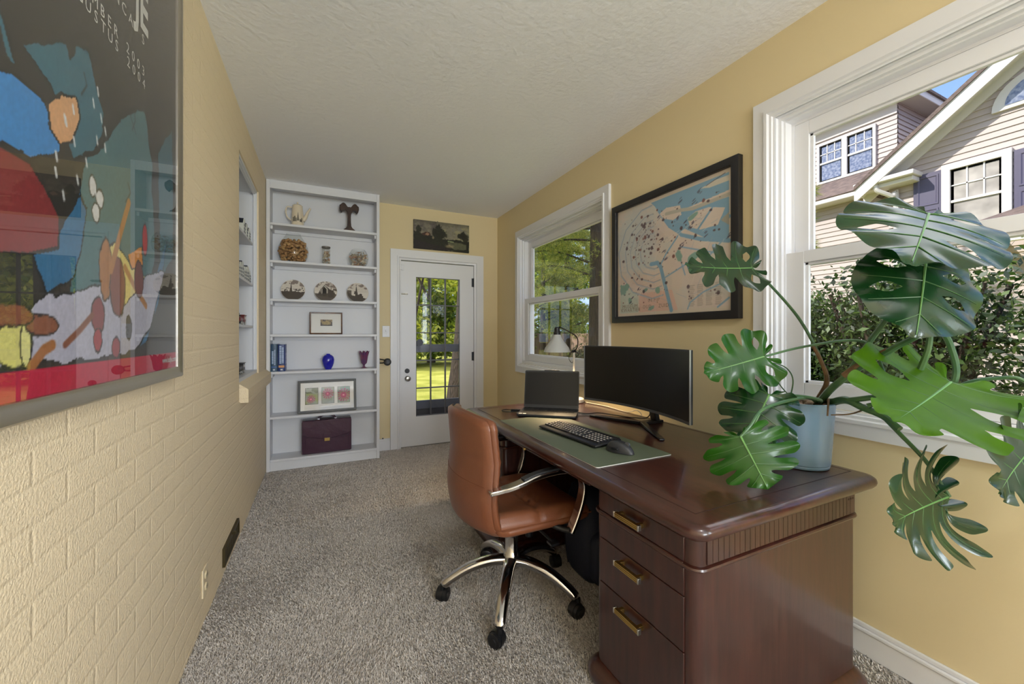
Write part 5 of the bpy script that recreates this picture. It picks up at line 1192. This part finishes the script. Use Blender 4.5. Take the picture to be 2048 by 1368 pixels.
# ================================================================== OUTDOORS
GZ = -.38
m_grass = M('lawn_grass', (142, 146, 62), .9, spec=.1, var=(1.6, (178, 176, 92), 8), bump=(30, .8, 4, .03))
struct('ground', B().box(-40, 60, -40, 70, GZ - .2, GZ), m_grass, smooth=False)
struct('porch_floor', B().box(-.5, 2.2, YE + .16, YE + 1.0, GZ, -.06), M('porch_concrete', (120, 116, 112), .8), smooth=False)
struct('house_sun_block', B().box(-6, XL - .5, -8, 7.2, GZ, 5.4), M('house_siding', (206, 200, 190), .7), smooth=False)  # unseen house mass added to shade the hedge and block sun at the door
struct('roof_room', B().box(XL - .5, XR + .35, YB - .4, YE + .4, ZC + .2, ZC + .32), M('roof_shingle_own', (92, 84, 80), .9), smooth=False)

def mesh_np(name, P, F, mat, parent, M_inv=None):
    me = bpy.data.meshes.new(name)
    if M_inv is not None: P = P + np.array(M_inv.translation)[None]
    me.vertices.add(len(P)); me.vertices.foreach_set('co', P.astype(np.float32).ravel())
    n, k = F.shape; me.loops.add(n * k); me.loops.foreach_set('vertex_index', F.astype(np.int32).ravel())
    me.polygons.add(n); me.polygons.foreach_set('loop_start', np.arange(0, n * k, k, dtype=np.int32)); me.polygons.foreach_set('loop_total', np.full(n, k, dtype=np.int32))
    me.update(calc_edges=True); me.materials.append(mat)
    o = bpy.data.objects.new(name, me); C.objects.link(o)
    if parent is not None: o.parent = parent
    return o
def rand_unit(n): v = RNG.normal(size=(n, 3)); return v / np.linalg.norm(v, axis=1, keepdims=True)
def leaves(parent, blobs, size, mat, name='foliage', shell=.55, flat=0.):
    Ps = []
    for c_, r_, n in blobs:
        d = rand_unit(n); k = (shell + (1 - shell) * RNG.random((n, 1))) ** 1.0; k *= .75 + .5 * RNG.random((n, 1)) ** 2
        Ps.append(np.array(c_)[None] + d * k * np.array(r_)[None])
    P = np.concatenate(Ps); n = len(P); a = rand_unit(n); b_ = np.cross(a, rand_unit(n)); b_ /= np.linalg.norm(b_, axis=1, keepdims=True)
    s = size * (.6 + .8 * RNG.random((n, 1)))
    V = np.stack([P - a * s, P + b_ * s * .45, P + a * s, P - b_ * s * .45], 1).reshape(-1, 3)
    F = np.arange(n * 4).reshape(-1, 4)
    return mesh_np(name, V, F, mat, parent, rootm(parent).inverted())
def needles(parent, centers, dirs, length, per, mat, width=.004, name='needles'):
    Cn = np.repeat(np.array(centers), per, 0); D = np.repeat(np.array(dirs), per, 0); n = len(Cn)
    d = D * .55 + rand_unit(n) * .9; d /= np.linalg.norm(d, axis=1, keepdims=True); w = np.cross(d, rand_unit(n)); w /= np.linalg.norm(w, axis=1, keepdims=True)
    L_ = length * (.7 + .5 * RNG.random((n, 1)))
    V = np.stack([Cn - w * width, Cn + w * width, Cn + d * L_], 1).reshape(-1, 3)
    return mesh_np(name, V, np.arange(n * 3).reshape(-1, 3), mat, parent, rootm(parent).inverted())

m_bk = M('tree_bark', (70, 57, 48), .95, var=(9, (42, 34, 30), 6), noise_stretch=(3, 3, .6), bump=(14, 1., 5, .06))
m_hedge = M('hedge_leaves', (40, 62, 30), .4, trans=.25, island=[(30, 44, 24), (66, 88, 44), (92, 112, 60)])
m_dec = M('sunlit_leaves', (120, 140, 40), .5, trans=.4, island=[(130, 150, 56), (196, 200, 90), (222, 218, 116), (168, 176, 80)])
m_dec2 = M('green_leaves', (84, 112, 40), .5, trans=.4, island=[(96, 124, 52), (152, 170, 78), (190, 194, 100)])
m_pine = M('pine_needles', (78, 104, 44), .5, trans=.3, island=[(84, 100, 46), (132, 138, 62), (182, 176, 88)])
m_shr = M('shrub_leaves', (92, 108, 64), .5, trans=.3, island=[(120, 96, 74), (64, 84, 44), (150, 140, 100)])

# --- carpet pile
def pile(x0, x1, y0, y1, dens, wd, ht):
    n = int((x1 - x0) * (y1 - y0) * dens); X = RNG.uniform(x0, x1, n); Y = RNG.uniform(y0, y1, n)
    pt_ = fbm(X * 2.2 + 5, Y * 2.2 + 5, 3, 77); az = 2.2 + 9 * (pt_ - .45) + RNG.normal(0, 1.1, n); a2 = RNG.uniform(0, 6.28, n)
    ln = ht * RNG.uniform(.35, 1.0, n); h_ = ht * RNG.uniform(.7, 1.1, n); P0 = np.stack([X, Y, np.zeros(n)], 1)
    w_ = np.stack([np.cos(a2), np.sin(a2), np.zeros(n)], 1) * wd; tp_ = P0 + np.stack([np.cos(az) * ln, np.sin(az) * ln, h_], 1)
    k = P0 * .45 + tp_ * .55 + np.array([0, 0, .0015])
    return np.stack([P0 - w_, P0 + w_, k + w_ * .9, tp_, k - w_ * .9], 1).reshape(-1, 3)
Vp = np.concatenate([pile(XL + .004, 1.25, .75, 1.9, 62000, .0016, .010), pile(XL + .004, 1.2, 1.9, 2.8, 40000, .0019, .010), pile(XL + .004, 1.2, 2.8, 4.13, 24000, .0024, .010), pile(.53, 1.7, 4.13, YE, 24000, .0024, .010), pile(1.25, XR - .02, .4, 2.1, 22000, .002, .010), pile(1.2, XR - .02, 2.1, 4.1, 9000, .003, .010)])
cp = mesh_np('carpet_pile', Vp, np.arange(len(Vp)).reshape(-1, 5), m_pile, None)
tag(cp, 'beige cut pile covering the whole floor', 'carpet', None, 'stuff')

# --- neighbour house
XH = 14.0; HG = lambda u, v, x=XH: onX(u, v, x)
th = thing('neighbour_house', 'cream lap sided house with purple shutters outside the right window', 'house', (XH + 3, 2.5, GZ))
m_side = M('cream_lap_siding', (176, 163, 158), .6); m_htrim = M('house_white_trim', (204, 200, 197), .5); m_shut = M('purple_shutter', (76, 72, 96), .5)
m_roof = M('brown_shingle', (112, 96, 90), .9, var=(6, (84, 72, 70), 5), bump=(20, 1, 3, .03)); m_hgl = M('house_window_glass', (86, 98, 128), .12, spec=.8, var=(14, (150, 156, 172), 4)); m_blind = M('window_blind', (176, 170, 164), .6, var=(2, (120, 116, 112), 3))
def siding(b, x, zs, lo, hi, dz=.15, axis='Y'):
    z = zs[0]
    while z < zs[1]:
        z1 = min(z + dz, zs[1]); a0, a1, c0, c1 = lo(z), hi(z), lo(z1), hi(z1)
        if a1 > a0:
            c1 = max(c1, c0)
            if axis == 'Y': q = [Vec((x - .025, a0, z)), Vec((x - .025, a1, z)), Vec((x, c1, z1)), Vec((x, c0, z1)), Vec((x, a0, z)), Vec((x, a1, z))]
            else: q = [Vec((a0, x - .025, z)), Vec((a1, x - .025, z)), Vec((c1, x, z1)), Vec((c0, x, z1)), Vec((a0, x, z)), Vec((a1, x, z))]
            w_ = [b.v(p_) for p_ in q]; b.f([w_[0], w_[1], w_[2], w_[3]]); b.f([w_[0], w_[4], w_[5], w_[1]])
        z = z1
rA, rB_ = HG(1742, 372), HG(2022, 118); slope = (rB_.z - rA.z) / (rA.y - rB_.y); yPk = 1.2
zPk = rA.z + slope * (rA.y - yPk); eaveY = HG(1778, 420).y
b = B(); siding(b, XH, (GZ, zPk - .05), lambda z: max(2 * yPk - eaveY, yPk - (zPk - z) / slope), lambda z: min(eaveY, yPk + (zPk - z) / slope)); obj('gable_wall', b, m_side, th, smooth=False)
obj('gable_side', B().box(XH, XH + 2.2, eaveY - .02, eaveY, GZ, rA.z), m_side, th)
def rake(name, x0, x1, dn0, dn1, mat):
    b = B(); ov = .5
    for s in (1, -1):
        ye = yPk + s * (rA.y - yPk + .15); ze = zPk - slope * (rA.y - yPk + .15)
        b.prism([(yPk, zPk - dn0), (ye, ze - dn0), (ye, ze - dn1), (yPk, zPk - dn1)], lambda a, c_, h_: Vec((h_, a, c_)), x0, x1)
    return obj(name, b, mat, th, smooth=False)
rake('rake_board', XH - .56, XH - .50, .05, .40, m_htrim); rake('rake_soffit', XH - .50, XH, .12, .2, m_htrim); rake('gable_roof', XH - .6, XH + 6, -.05, .06, m_roof); rake('frieze_board', XH - .06, XH - .02, .2, .45, m_htrim)
# eave return with gutter
g0, g1 = HG(1742, 362, XH - .4), HG(1832, 350, XH - .4); gz = g0.z - .02
b = B(); b.box(XH - .55, XH + .05, g1.y, g0.y + .35, gz - .12, gz); b.box(XH - .42, XH + .05, g1.y + .05, g0.y + .3, gz - .24, gz - .12); obj('eave_return', b, m_htrim, th, bevel=.02)
dn = HG(1766, 385, XH - .3)
obj('downspout', B().tube(ctrom([Vec((XH - .45, g0.y - .1, gz - .12)), Vec((XH - .42, g0.y - .15, gz - .3)), Vec((XH - .2, dn.y - .15, gz - .5)), Vec((XH - .1, dn.y - .2, gz - .8)), Vec((XH - .1, dn.y - .2, GZ))], 5), .06, 8), m_htrim, th)
# main wing to the left, its gutter, roof and dormer
XM = XH + 1.0; wz = HG(1640, 415, XM).z
b = B(); siding(b, XM, (GZ, wz), lambda z: eaveY, lambda z: 16); obj('wing_wall', b, m_side, th, smooth=False)
gl = HG(1640, 402, XM - .45).z; obj('wing_gutter', B().box(XM - .5, XM, eaveY - .1, 16, gl - .14, gl + .02), m_htrim, th, bevel=.03)
XD = XM + .9; dz0 = gl + .5
b = B(); q = [b.v(Vec(p_)) for p_ in ((XM - .5, eaveY - .6, gl), (XM - .5, 16, gl), (XM + 6, 16, gl + 4.4), (XM + 6, eaveY - .6, gl + 4.4))]; b.f(q); obj('wing_roof', b, m_roof, th, smooth=False, solid=.08)
dc = HG(1795, 260, XD).y; dtop = HG(1795, 203, XD).z
b = B(); siding(b, XD, (gl + .2, dtop), lambda z: dc, lambda z: dc + 5.5); obj('dormer_wall', b, m_side, th, smooth=False)
b = B(); siding(b, dc, (gl + .2, dtop), lambda z: XD, lambda z: XD + 4, axis='X'); obj('dormer_side', b, m_side, th, smooth=False)
b = B(); b.box(XD - .4, XD + 4.3, dc - .45, dc + 6, dtop, dtop + .22); obj('dormer_fascia', b, m_htrim, th, bevel=.02); obj('dormer_roof', B().box(XD - .45, XD + 4.4, dc - .5, dc + 6, dtop + .22, dtop + .30), m_roof, th)
obj('dormer_frieze', B().box(XD - .05, XD, dc, dc + 5.5, dtop - .35, dtop), M('frieze_paint', (210, 198, 190), .6), th)  # frieze slightly warmer in tone than the white trim
def hwindow(x, y0, y1, z0, z1, cols, rows, glass, tw=.13, mid=True):
    w_ = obj('window', B().frame(y0 - tw, y1 + tw, z0 - tw, z1 + tw, [(0, 0), (0, .08), (tw, .08), (tw, .01), (tw + .05, .01), (tw + .05, -.02)], lambda a, c_, h_: Vec((x - .02 - h_, a, c_))), m_htrim, th, smooth=False)
    obj('pane', B().box(x - .03, x - .025, y0, y1, z0, z1), glass, w_, smooth=False)
    b = B(); zm = (z0 + z1) / 2 if mid else z0
    if mid: b.box(x - .07, x - .03, y0, y1, zm - .03, zm + .03)
    for i in range(1, cols): y = y0 + (y1 - y0) * i / cols; b.box(x - .05, x - .03, y - .014, y + .014, zm, z1)
    for i in range(1, rows): z = zm + (z1 - zm) * i / rows; b.box(x - .05, x - .03, y0, y1, z - .014, z + .014)
    obj('muntins', b, m_htrim, w_, smooth=False); return w_
wa, wb = HG(1903, 337), HG(2006, 312)
hwindow(XH, wb.y, wa.y, wa.z - 1.62, wa.z - .05, 3, 2, m_blind, .15)
for (u0, u1) in ((1829, 1887), (2030, 2088)):
    y1, y0 = HG(u0, 330).y, HG(u1, 330).y; b = B().box(XH - .06, XH - .025, y0, y1, wa.z - 1.75, wa.z + .02)
    s = obj('shutter', b, m_shut, th)
    b = B(); zt = wa.z + .02
    for za, zb in ((zt - .82, zt - .08), (zt - 1.68, zt - .92)): b.frame(y0 + .07, y1 - .07, za, zb, [(0, 0), (0, .015), (.03, .015), (.05, .0)], lambda a, c_, h_: Vec((XH - .06 - h_, a, c_)))
    obj('shutter_panel', b, m_shut, s, smooth=False)
y1, y0 = HG(1640, 300, XD).y, HG(1748, 300, XD).y; zt, zb = HG(1745, 256, XD).z, HG(1745, 335, XD).z; md = (y0 + y1) / 2
hwindow(XD, md + .075, y1 - .02, zb, zt, 3, 2, m_hgl, .075); hwindow(XD, y0, md - .075, zb, zt, 3, 2, m_hgl, .075)
ac = HG(2092, 195); b = B()
b.prism([(ac.y + .75 * math.cos(a), ac.z + .75 * math.sin(a)) for a in np.linspace(0, PI, 17)], lambda a, c_, h_: Vec((XH - h_, a, c_)), 0, .09); w_ = obj('arched_window', b, m_htrim, th, smooth=False)
b = B(); b.prism([(ac.y + .55 * math.cos(a), ac.z + .08 + .52 * math.sin(a)) for a in np.linspace(0, PI, 17)], lambda a, c_, h_: Vec((XH - h_, a, c_)), .09, .1); obj('pane', b, m_hgl, w_, smooth=False)
XP_ = XH - 1.6; pf = HG(2010, 442, XP_)
b = B(); b.box(XP_, XP_ + .08, -8, pf.y + .5, pf.z - .42, pf.z); b.box(XP_ + .08, XH, pf.y + .42, pf.y + .5, pf.z - .42, pf.z); obj('porch_fascia', b, m_htrim, th, bevel=.02)
b = B(); q = [b.v(Vec(p_)) for p_ in ((XP_ - .06, -8, pf.z), (XP_ - .06, pf.y + .55, pf.z), (XH, pf.y + .1, pf.z + .55), (XH, -8, pf.z + .55))]; b.f(q); obj('porch_roof', b, m_roof, th, smooth=False, solid=.06)

# --- hedge shrubs between the houses
for i, (y, x, r_, zt, lab) in enumerate(((2.75, 5.0, .75, 1.72, 'thinner end'), (1.75, 4.9, .9, 2.0, 'middle'), (.4, 4.9, 1.0, 2.1, 'tall near end'))):
    t = thing('evergreen_shrub', ['small leaved dark shrub right behind the pot seen through the right window', 'dense dark shrub in the middle of the right window view', 'tall dark shrub at the right edge of the right window view'][i], 'shrub', (x, y, GZ), 0, 'dark shrubs outside the right window')
    hgt = zt - GZ; bl = [((x, y, GZ + hgt * f), (r_ * .75, r_ * (1.05 - .15 * f), hgt * .24), n_) for f, n_ in ((.22, 4200), (.45, 4800), (.65, 4800), (.80, 4200))]
    leaves(t, bl, .031, m_hedge, shell=.3)
    b = B()
    for k in range(9): a = k * .7; b.tube(ctrom([Vec((x + .05 * math.cos(a), y + .05 * math.sin(a), GZ)), Vec((x + .25 * math.cos(a), y + .3 * math.sin(a), GZ + hgt * .4)), Vec((x + .45 * math.cos(a), y + .6 * math.sin(a), GZ + hgt * .85))], 4), .02, 6)
    obj('stems', b, m_bk, t)

# --- pines
def pine(name, lab, base, h, r0, brs, mat=m_pine, length=.16, per=26, lean=(0, 0), group='pine trees in the yard', step=.13, width=.004, n_sub=5):
    base = Vec(base); t = thing(name, lab, 'tree', tuple(base), 0, group)
    pth = [base + Vec((lean[0] * f, lean[1] * f, h * f)) for f in np.linspace(0, 1, 10)]
    obj('trunk', B().tube(pth, [r0 * (1.25 if i == 0 else 1 - .75 * i / 9) for i in range(10)], 16), m_bk, t)
    b = B(); cs, ds = [], []
    for z, az, L_, up in brs:
        f = z / h; p0 = base + Vec((lean[0] * f, lean[1] * f, z)); d = Vec((math.cos(az), math.sin(az), 0)); e = p0 + d * L_ + Vec((0, 0, up))
        m_ = p0.lerp(e, .5) + Vec((0, 0, .12 * L_)); pp_ = ctrom([p0, m_, e], 8); b.tube(pp_, [max(.006, .014 * L_ * (1 - i / len(pp_))) for i in range(len(pp_))], 6)
        k = .25
        while k < 1.0:
            c_ = pp_[min(int(k * (len(pp_) - 1)), len(pp_) - 1)]; sl = L_ * .38 * (1.15 - k)
            for q in range(n_sub):
                v = Vec((random.uniform(-1, 1), random.uniform(-1, 1), random.uniform(-.35, .35))).normalized() + d * .6; v.normalize(); sl_ = sl * random.uniform(.5, 1.2)
                for w_ in np.linspace(.35, 1, max(2, int(sl_ / .16))): cs.append(tuple(c_ + v * sl_ * w_)); ds.append(tuple(v))
            k += step / max(.5, L_) * 1.0
        cs.append(tuple(e)); ds.append(tuple(d))
    obj('branches', b, m_bk, t); needles(t, cs, ds, length, per, mat, width)
    return t
def whorls(z0, z1, n, L0, L1, seed):
    rr_ = random.Random(seed); return [(z0 + (z1 - z0) * i / n, rr_.random() * 6.28, L0 + (L1 - L0) * i / n * rr_.uniform(.8, 1.1), rr_.uniform(-.5, .25)) for i in range(n)]
pine('pine_tree', 'thick trunked pine close behind the small window', (6.0, 7.85, GZ), 11, .20, [(2.55, 2.5, 2.2, -.75), (3.3, 2.3, 2.4, .3), (3.0, 2.9, 2.0, .0), (3.9, 2.0, 2.4, -.3), (4.2, 3.0, 2.2, .4), (3.6, -1.5, 1.4, -.2), (2.9, -1.2, 1.0, -.1)] + whorls(4.2, 10, 14, 2.6, 1.2, 3), length=.15, per=20)
pine('pine_tree', 'slim pine further back left of the thick trunk in the small window', (9.2, 14.0, GZ), 10, .16, whorls(1.6, 9.5, 30, 2.8, .9, 5), length=.2, per=16, width=.007)
pine('pine_tree', 'young pine beside the fence at the left of the small window', (7.6, 13.2, GZ), 8, .12, whorls(1.9, 7.6, 24, 2.4, .6, 9), length=.2, per=16, width=.007)
pine('pine_tree', 'green pine whose branch tips show at the left of the right window', (6.3, 4.25, GZ), 8, .13, [(3.15, -1.75, 1.05, .05), (3.35, -1.9, .95, .2), (2.85, -1.6, 1.0, .0), (2.7, -2.2, .9, -.1), (3.6, -1.4, .9, .1)] + whorls(4.6, 7.5, 8, 1.4, .7, 11), length=.17, per=22)
# --- leafy trees across the lawn
def tree(name, lab, base, h, r0, blobs, size, mat, n_scale=1., lean=(0, 0), grp='leafy trees across the lawn'):
    base = Vec(base); t = thing(name, lab, 'tree', tuple(base), 0, grp)
    pth = [base + Vec((lean[0] * f ** 1.3, lean[1] * f, h * f)) for f in np.linspace(0, 1, 9)]
    tr = obj('trunk', B().tube(pth, [r0 * (1.5 if i == 0 else 1.12 if i == 1 else 1 - .6 * i / 8) for i in range(9)], 16), m_bk, t)
    b = B()
    for (dx, dy, z, rx, rz, n_) in blobs:
        p0 = base + Vec((lean[0] * .6, lean[1] * .6, min(h * .8, z * .6))); b.tube(ctrom([p0, base + Vec((dx * .5, dy * .5, z * .85)), base + Vec((dx, dy, z))], 4), .035, 6)
    obj('branches', b, m_bk, t)
    leaves(t, [((base.x + dx, base.y + dy, base.z + z), (rx, rx, rz), int(n_ * n_scale)) for dx, dy, z, rx, rz, n_ in blobs], size, mat, shell=.35)
    return t
tree('leaning_tree', 'thick leaning trunk just beyond the glazed door', (2.98, 8.95, GZ), 6.5, .27, [(.2, .3, 6.2, 2.0, 1.0, 1800), (-.8, 1.5, 6.4, 1.4, .9, 1200)], .09, m_dec2, 1, (.35, .2), None)
tree('yard_tree', 'slender dark trunk curving up at the left of the door glass', (2.12, 11.5, GZ), 6, .05, [(.4, .2, 4.4, 1.2, 1.0, 1400), (1.6, .2, 4.6, 1.0, .8, 1200), (.9, .0, 5.6, 1.3, 1., 1500)], .08, m_dec, 1, (1.2, .3), None)
tb_ = [(7.6, 31, 10, m_dec2), (4.2, 32, 10, m_dec), (4.6, 26.0, 9.5, m_dec), (3.0, 20.5, 7.5, m_dec), (5.6, 22.5, 8.5, m_dec2), (7.6, 19.8, 7.0, m_dec), (1.2, 24, 9, m_dec2), (10.0, 23.5, 9, m_dec), (12.8, 21, 8, m_dec2), (16.2, 19.5, 8.5, m_dec), (-2.0, 22, 8, m_dec2)]
tl = ['dark green far tree filling the gap right of the door centre', 'pale far tree filling the gap left of the door centre', 'tallest tree at the back of the lawn, behind the yellow-green one', 'yellow-green tree in the middle of the door view across the lawn', 'darker green tree behind the yellow-green one across the lawn', 'bright tree at the right of the door view across the lawn', 'tall green tree at the left of the door view across the lawn', 'sunlit tree far behind the small window', 'green tree far behind the fence in the small window', 'sunlit tree at the right behind the fence in the small window', 'green tree far left across the lawn']
for (x, y, h, mt), lb_ in zip(tb_, tl):
    tree('leafy_tree', lb_, (x, y, GZ), h * .8, .17, [(0, 0, h * .85, 2.0, 1.4, 2200), (-1.1, -.4, h * .60, 1.5, 1.3, 2200), (1.1, -.3, h * .62, 1.5, 1.3, 2200), (0, -.9, h * .36, 1.7, 1.3, 2400), (-1.0, -.7, h * .2, 1.3, 1.2, 1300), (1.0, -.8, h * .2, 1.3, 1.2, 1300), (0, -1.1, h * .12, 1.5, .9, 1100)], .13, mt)
# --- plank fence
t = thing('wooden_fence', 'weathered board privacy fence beyond the small window', 'fence', (11, 16, GZ))
b = B(); y = 8.0
while y < 24: zt = 1.27 + random.uniform(-.015, .015); b.prism([(y, GZ), (y + .135, GZ), (y + .135, zt - .04), (y + .1, zt), (y + .035, zt), (y, zt - .04)], lambda a, c_, h_: Vec((11 + h_, a, c_)), -.02, 0); y += .145
obj('boards', b, M('weathered_board', (158, 132, 116), .9, var=(6, (122, 98, 86), 5), noise_stretch=(4, 4, .5)), t, smooth=False)
for y in np.arange(8, 24.1, 2.4): obj('post', B().box(11, 11.09, y - .045, y + .045, GZ, 1.15), M('fence_post', (128, 104, 88), .9) if y == 8 else bpy.data.materials['fence_post'], t)
obj('rail', B().box(11, 11.05, 8, 24, 1.0, 1.09), bpy.data.materials['fence_post'], t); obj('rail', B().box(11, 11.05, 8, 24, 0, .09), bpy.data.materials['fence_post'], t)
for i, (x, y, r_, h_) in enumerate(((8.8, 12.2, .6, 1.35), (8.2, 9.9, .6, 1.3), (7.4, 8.7, .5, 1.0), (10.2, 22.5, .8, 1.5))):
    t = thing('garden_shrub', ['brown tinged shrub standing in front of the fence in the small window', 'shrub by the thick pine trunk in front of the fence', 'low shrub beside the pine trunk, nearest the small window', 'rounded leafy shrub at the left end of the fence view'][i], 'shrub', (x, y, GZ), 0, 'shrubs before the fence')
    leaves(t, [((x, y, GZ + h_ * .5), (r_, r_, h_ * .5), 1900)], .055, m_shr if i < 3 else m_dec2, shell=.2)
    b = B()
    for k in range(7): b.tube([Vec((x, y, GZ)), Vec((x + r_ * .7 * math.cos(k * .9), y + r_ * .7 * math.sin(k * .9), GZ + h_ * .8))], .012, 5)
    obj('stems', b, m_bk, t)

# ================================================================== LIGHT
w = bpy.data.worlds.new('sky'); bpy.context.scene.world = w; w.use_nodes = True; nt = w.node_tree; N = nt.nodes; L = nt.links
bg = N['Background']; tc_ = N.new('ShaderNodeTexCoord'); sp = N.new('ShaderNodeSeparateXYZ'); L.new(tc_.outputs['Generated'], sp.inputs[0])
rp = N.new('ShaderNodeValToRGB'); rp.color_ramp.elements[0].position = 0; rp.color_ramp.elements[0].color = (.22, .29, .40, 1); rp.color_ramp.elements[1].position = .55; rp.color_ramp.elements[1].color = (.06, .135, .36, 1)
L.new(sp.outputs['Z'], rp.inputs['Fac'])
nz = N.new('ShaderNodeTexNoise'); nz.inputs['Scale'].default_value = 5; nz.inputs['Detail'].default_value = 7; L.new(tc_.outputs['Generated'], nz.inputs['Vector'])
cr = N.new('ShaderNodeValToRGB'); cr.color_ramp.elements[0].position = .54; cr.color_ramp.elements[1].position = .72
mz = N.new('ShaderNodeMapRange'); mz.inputs[1].default_value = .45; mz.inputs[2].default_value = 1.; mz.inputs[3].default_value = 0; mz.inputs[4].default_value = .28; L.new(sp.outputs['Z'], mz.inputs[0])
az = N.new('ShaderNodeMath'); L.new(nz.outputs['Fac'], az.inputs[0]); L.new(mz.outputs[0], az.inputs[1]); L.new(az.outputs[0], cr.inputs['Fac'])
mx = N.new('ShaderNodeMix'); mx.data_type = 'RGBA'; L.new(cr.outputs['Color'], mx.inputs[0]); L.new(rp.outputs['Color'], mx.inputs[6]); mx.inputs[7].default_value = (1, 1, 1, 1)
L.new(mx.outputs[2], bg.inputs['Color']); bg.inputs['Strength'].default_value = 3.1
def light(name, kind, loc, rot, energy, col=(1, 1, 1), **k):
    d = bpy.data.lights.new(name, kind); d.energy = energy; d.color = col
    for a, v in k.items(): setattr(d, a, v)
    o = bpy.data.objects.new(name, d); C.objects.link(o); o.location = loc; o.rotation_euler = rot; return o
sd = Vec((.70, -.34, -.63)); s_ = light('sun', 'SUN', (-10, 0, 12), (0, 0, 0), 5.4, (1, .94, .85), angle=.009); s_.rotation_euler = sd.to_track_quat('-Z', 'Y').to_euler()
light('rear_fill_light', 'AREA', ((bx0 + bx1) / 2, YB - .35, (bz0 + bz1) / 2), (PI / 2, 0, 0), 180, (.88, .95, 1), shape='RECTANGLE', size=1.7, size_y=1.6).rotation_euler.x = PI / 2 + .42  # fill lamp added outside the unseen rear window, tilted up to brighten the ceiling
light('side_fill_light', 'AREA', (XR + .4, -1.72, 1.6), (0, PI / 2, 0), 105, (.86, .94, 1), shape='RECTANGLE', size=1.35, size_y=1.8)  # fill lamp added outside the unseen side window to brighten the brick wall
t = thing('fill_ceiling_lamp', 'round flush ceiling lamp added out of view as fill light', 'lamp', (.75, -.35, ZC))  # made-up fixture, added behind the camera to brighten the room
obj('canopy', B().lathe([(.17, 0), (.17, -.02), (.16, -.03), (.15, -.03)], (.75, -.35, ZC), 36), m_white, t)
obj('diffuser', B().lathe([(.155, -.028), (.15, -.05), (.12, -.075), (.07, -.088), (.001, -.092)], (.75, -.35, ZC), 36), emit('fill_diffuser', (255, 250, 240), .6), t)
light('ceiling_fill_light', 'AREA', (.75, -.35, ZC - .10), (0, 0, 0), 11, (.92, .96, 1), shape='DISK', size=.32)
light('desk_lamp_light', 'SPOT', hd + Vec((0, 0, -.03)), (0, 0, 0), 26, (1, .72, .40), spot_size=2.3, spot_blend=.6, shadow_soft_size=.03)
sc = bpy.context.scene; sc.view_settings.view_transform = 'Standard'; sc.view_settings.look = 'None'; sc.view_settings.exposure = .14; sc.view_settings.gamma = 1; sc.view_settings.use_curve_mapping = False
sc.cycles.max_bounces = 10; sc.cycles.diffuse_bounces = 6; sc.cycles.transparent_max_bounces = 24; sc.cycles.caustics_reflective = False; sc.cycles.caustics_refractive = False
sc.cycles.use_denoising = True
